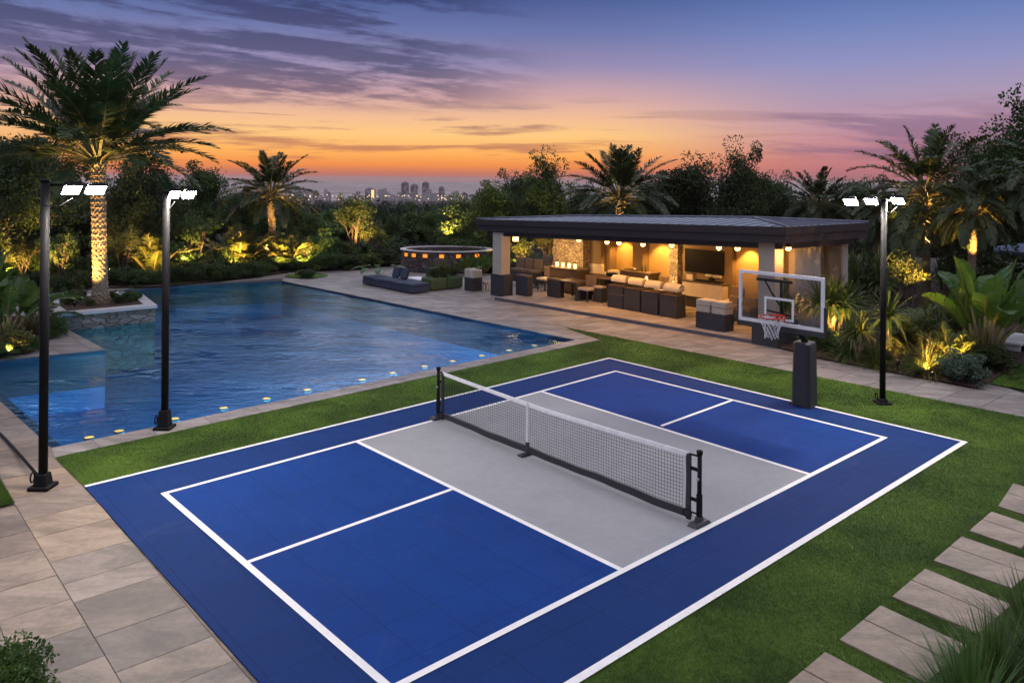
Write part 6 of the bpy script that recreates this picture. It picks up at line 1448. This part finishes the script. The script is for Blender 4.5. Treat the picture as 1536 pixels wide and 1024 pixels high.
for i, (x, y, h_) in enumerate(mids):
    kk_ = i % 3; lb = ['tall garden shrub behind the pool bank hedge', 'tall spiky plant behind the pool bank hedge', 'tall loose shrub behind the pool bank hedge'][kk_]
    y -= 20
    pl('garden_shrub', 'dense dark shrub of the middle row beyond the pool' if kk_ != 1 else 'dark spiky plant of the middle row beyond the pool', 'shrub', x, y, h_, (B_(84, M_leafD), SP[2], B_(85, M_leafM))[kk_], wide=1.15, group=('spiky plants of the middle row' if kk_ == 1 else 'shrubs of the middle row'))
lows = [(-10, 434), (24, 432), (70, 430), (112, 430), (150, 428), (176, 424), (212, 422), (248, 421), (276, 418), (324, 416), (346, 413), (386, 408), (404, 406), (448, 403), (486, 401), (510, 400), (548, 396), (574, 394), (594, 393), (688, 392), (724, 392), (756, 396), (840, 402)]
for i, (x, y) in enumerate(lows):
    pl('garden_shrub', 'low leafy shrub planted just behind the clipped pool bank bushes', 'shrub', x + random.uniform(-6, 6), y, random.uniform(28, 44), (B_(84, M_leafD), B_(86, M_leafM), DN(82, M_leafM))[i % 3], wide=1.35, group='low shrubs behind the pool bank bushes')
pl('grass_patch', 'flat little shrub on the grass patch at the pool corner', 'shrub', 463, 421, 13, DN(83, M_leafD), wide=1.9, z=.02); 
b = MB(); b.lathe(G(462, 419, 0), [(.95, .0), (.95, .03)], 20); struct('lawn_patch', b, M_turf)
# pot plant by the seats, plants in the bench, by the spa
q = G(572, 427, 0); o = thing('potted_plant', 'broad leaved potted plant left of the slate seats', 'potted plant', q)
b = MB(); b.lathe(q, [(.12, 0), (.19, .02), (.22, .3), (.19, .3), (.17, .22)], 16); b.obj('pot', M_black, o)
lm = LM(); r = np.random.default_rng(8)
for i in range(9): az_ = i * 2.4; pts = strap(lm, np.array(q) + np.array([0, 0, .25]), (math.cos(az_), math.sin(az_), 1.1), .85, .015, .6, 4, .3, 1); strap(lm, pts[-1], (math.cos(az_), math.sin(az_), .2), .6, .15, .9, 5, .5, 0, .2, lambda x: math.sin(PI * min(1, .1 + .9 * x)) ** .6)
link('foliage', lm.mesh('foliage', [M_leafM, M_stalk]), o)
for i, (x, y, h_) in enumerate([(668, 424, 18), (684, 422, 22), (700, 430, 18)]):
    p = Ng + U * (.35 + i * .62 * cg / 2) - V * (ag * .5); p.z = .5; o = plant('bench_plant', ['leafy plant at the near end of the olive bench', 'tallest leafy plant in the middle of the olive bench', 'leafy plant at the far end of the olive bench'][i], 'plant', DN(82, M_leafL if i == 1 else M_leafM), ('stem', 'foliage'), p, .42 + .1 * (i == 1), group='plants in the olive bench', wide=1.1)
pl('broadleaf_plant', 'broad leaved green plant between the spa and the left column', 'plant', 728, 410, 34, BA[2], ('stem', 'leaf_crown'), 1.5); pl('broadleaf_plant', 'second broad leaved plant tucked against the spa wall', 'plant', 704, 412, 28, BA[1], ('stem', 'leaf_crown'), 1.5)
# foreground
pl('foreground_bush', 'dark glossy leaved bush in the bottom left corner', 'bush', 2, 1105, 122, DN(91, M_leafM), wide=.9, z=0, rot=1.)
for i, (x, y, h_, k) in enumerate([(1505, 1045, 112, 3), (1565, 985, 105, 3), (1470, 1100, 120, 3), (1600, 1080, 130, 3)]):
    pl('grass_clump', ['spiky dark grass clump over the stepping slabs, the most visible one', 'grass clump at the right frame edge behind the nearest clump', 'grass clump at the bottom edge left of the largest clump', 'grass clump cut by the bottom right corner'][i], 'grass', x, y, h_, GR[3], group='dark grass clumps in the near right corner', z=0, wide=.85, div=.8)

# --- garden uplights
M_up = emitmat('uplight_lens', (1, .72, .30), 25.)
F_ = (0, -2.1, 0)
upl = [(149, 463, .5, 1600, 80, 2.4, (0, -1.7, 0)), (410, 402, .9, 900, 60, 2.2, (0, -2.4, 0)), (1389, 452, 1.85, 1300, 70, 2.4, (0, -2.0, 0)), (1457, 470, 1.6, 700, 70, 2.2, (0, -1.6, 0)), (1334, 538, .2, 600, 90, 1.3, (0, -.9, 0)),
       (1393, 553, .12, 260, 110, .6, (0, -.5, 0)), (1366, 466, .9, 900, 90, 1.5, (0, -1.7, 0)), (1478, 536, .25, 900, 95, .9, (0, -1.0, 0)), (1432, 545, .12, 240, 110, .7, (0, -.6, 0)),
       (26, 545, .12, 260, 110, .6, (0, -.4, 0)), (38, 438, .5, 1100, 95, 1.2, F_), (96, 440, .5, 900, 85, 1.6, F_), (188, 430, .5, 1300, 90, 1.2, F_), (233, 427, .5, 700, 95, 1., F_),
       (296, 417, .5, 1200, 85, 1.6, F_), (362, 414, .5, 850, 95, 1.1, F_), (431, 410, .45, 850, 95, 1., F_), (463, 408, .45, 1200, 95, 1., F_), (535, 400, .5, 1700, 75, 2.0, F_),
       (563, 400, .5, 1100, 95, 1.1, F_), (676, 394, 1.2, 1300, 100, 1.6, (0, -.6, 0)), (781, 410, .4, 1100, 100, 1., (0, -1.6, 0)), (820, 406, .4, 900, 90, 1.2, (0, -1.6, 0)), (1254, 512, .2, 420, 100, .9, (0, -.6, 0))]
uw = ['at the foot of the palm in the stone planter', 'at the foot of the slender palm', 'below the slim ringed palm', 'below the golden lit palm', 'at the ringed spiky stem', 'in the weeping grass tuft by the path', 'under the golden many stemmed shrub', 'at the foot of the large banana plant',
      'in the low feathery plant', 'in the left pool bed', 'at the far bank shrub left of the pole', 'at the small tree right of the left pole', 'at the shrub right of the tall palm trunk', 'at the feathery plant left of the second pole', 'at the pale stemmed small tree', 'at the feathery palm left of the slender palm',
      'at the feathery plant right of the slender palm', 'at the leafy shrub before the lit tree', 'at the foot of the slim golden lit tree', 'at the loose shrub right of the golden lit tree', 'behind the stone spa', 'behind the left column', 'left of the chimney', 'at the branching spiky plant near the hoop', '']
for i, (x, y, z, e_, ang, th, off) in enumerate(upl[:24]):
    p = G(x, y, .42 if i == 0 else .05); p = p + Vn((off[0], off[1] * .6, 0)); p.z = z
    if i < 4: pb = PALMS[(0, 1, 4, 5)[i]][1]; p = Vn((pb.x + (-.25, 0, .1, -.1)[i], pb.y - (1.05, 1.3, .8, .9)[i], z)); o = thing('uplight', 'small garden uplight ' + uw[i], 'garden light', p, 'garden uplights')
    zg = .42 if i == 0 else .03; b = MB(); b.tube([Vn((p.x, p.y, zg)), Vn((p.x, p.y, z))], .014, 6); b.obj('stake', M_black, o)
    b = MB(); b.lathe(p, [(.045, z - .02), (.05, z + .07), (.055, z + .09), (.04, z + .09)], 12, cap=False); b.obj('housing', M_black, o)
    b = MB(); b.lathe(p, [(.038, z + .06), (.038, z + .075)], 12); b.obj('lens', M_up, o)
    tgt = G(x, y, .05) + Vn((0, .25, z + th))
    if i < 4: pb = PALMS[(0, 1, 4, 5)[i]][1]; tgt = Vn((pb.x, pb.y, (3.1, 2.6, 3.0, 3.0)[i]))
    lamp('SPOT', 'uplight_beam', p + ZZ * .12, e_ * 1.0, (1, .58, .15), .03, tgt, ang, .7)
q = PALMS[0][1]; lamp('SPOT', 'uplight_beam', q + Vn((-.55, -.55, .2)), 1500, (1, .60, .18), .04, PALMS[0][2] + ZZ * .8, 40, .8); lamp('SPOT', 'uplight_beam', q + Vn((.6, -.5, .2)), 1500, (1, .60, .18), .04, PALMS[0][2] + ZZ * .8, 40, .8)
q = PALMS[2][1]; lamp('SPOT', 'uplight_beam', q + Vn((.3, -1.2, 1.6)), 600, (1, .66, .22), .04, PALMS[2][2], 60, .6)
# ------------------------------------------------------------------ air and render settings
hm = bpy.data.materials.new('haze'); hm.use_nodes = True; t = NT(hm.node_tree); t.n.remove(t.n['Principled BSDF'])
pv = t.new('ShaderNodeVolumePrincipled'); pv.inputs['Color'].default_value = (1., .80, .72, 1); pv.inputs['Density'].default_value = .00010; pv.inputs['Anisotropy'].default_value = 0.
t.link(pv.outputs[0], t.n['Material Output'].inputs['Volume'])
b = MB(); b.box((0, 4500), Vn((1, 0, 0)), Vn((0, 1, 0)), 21000, 13800, -62, 11.5); o = b.obj('haze', hm); o['kind'] = 'stuff'
S.view_settings.view_transform = 'Standard'; S.view_settings.look = 'None'; S.view_settings.exposure = 0.06; S.view_settings.gamma = 1.0
S.render.engine = 'CYCLES'
S.cycles.use_denoising = True
S.cycles.max_bounces = 5; S.cycles.diffuse_bounces = 2; S.cycles.glossy_bounces = 3; S.cycles.transmission_bounces = 2; S.cycles.transparent_max_bounces = 16; S.cycles.volume_bounces = 0
S.cycles.sample_clamp_indirect = 4.0; S.cycles.caustics_reflective = False; S.cycles.caustics_refractive = False
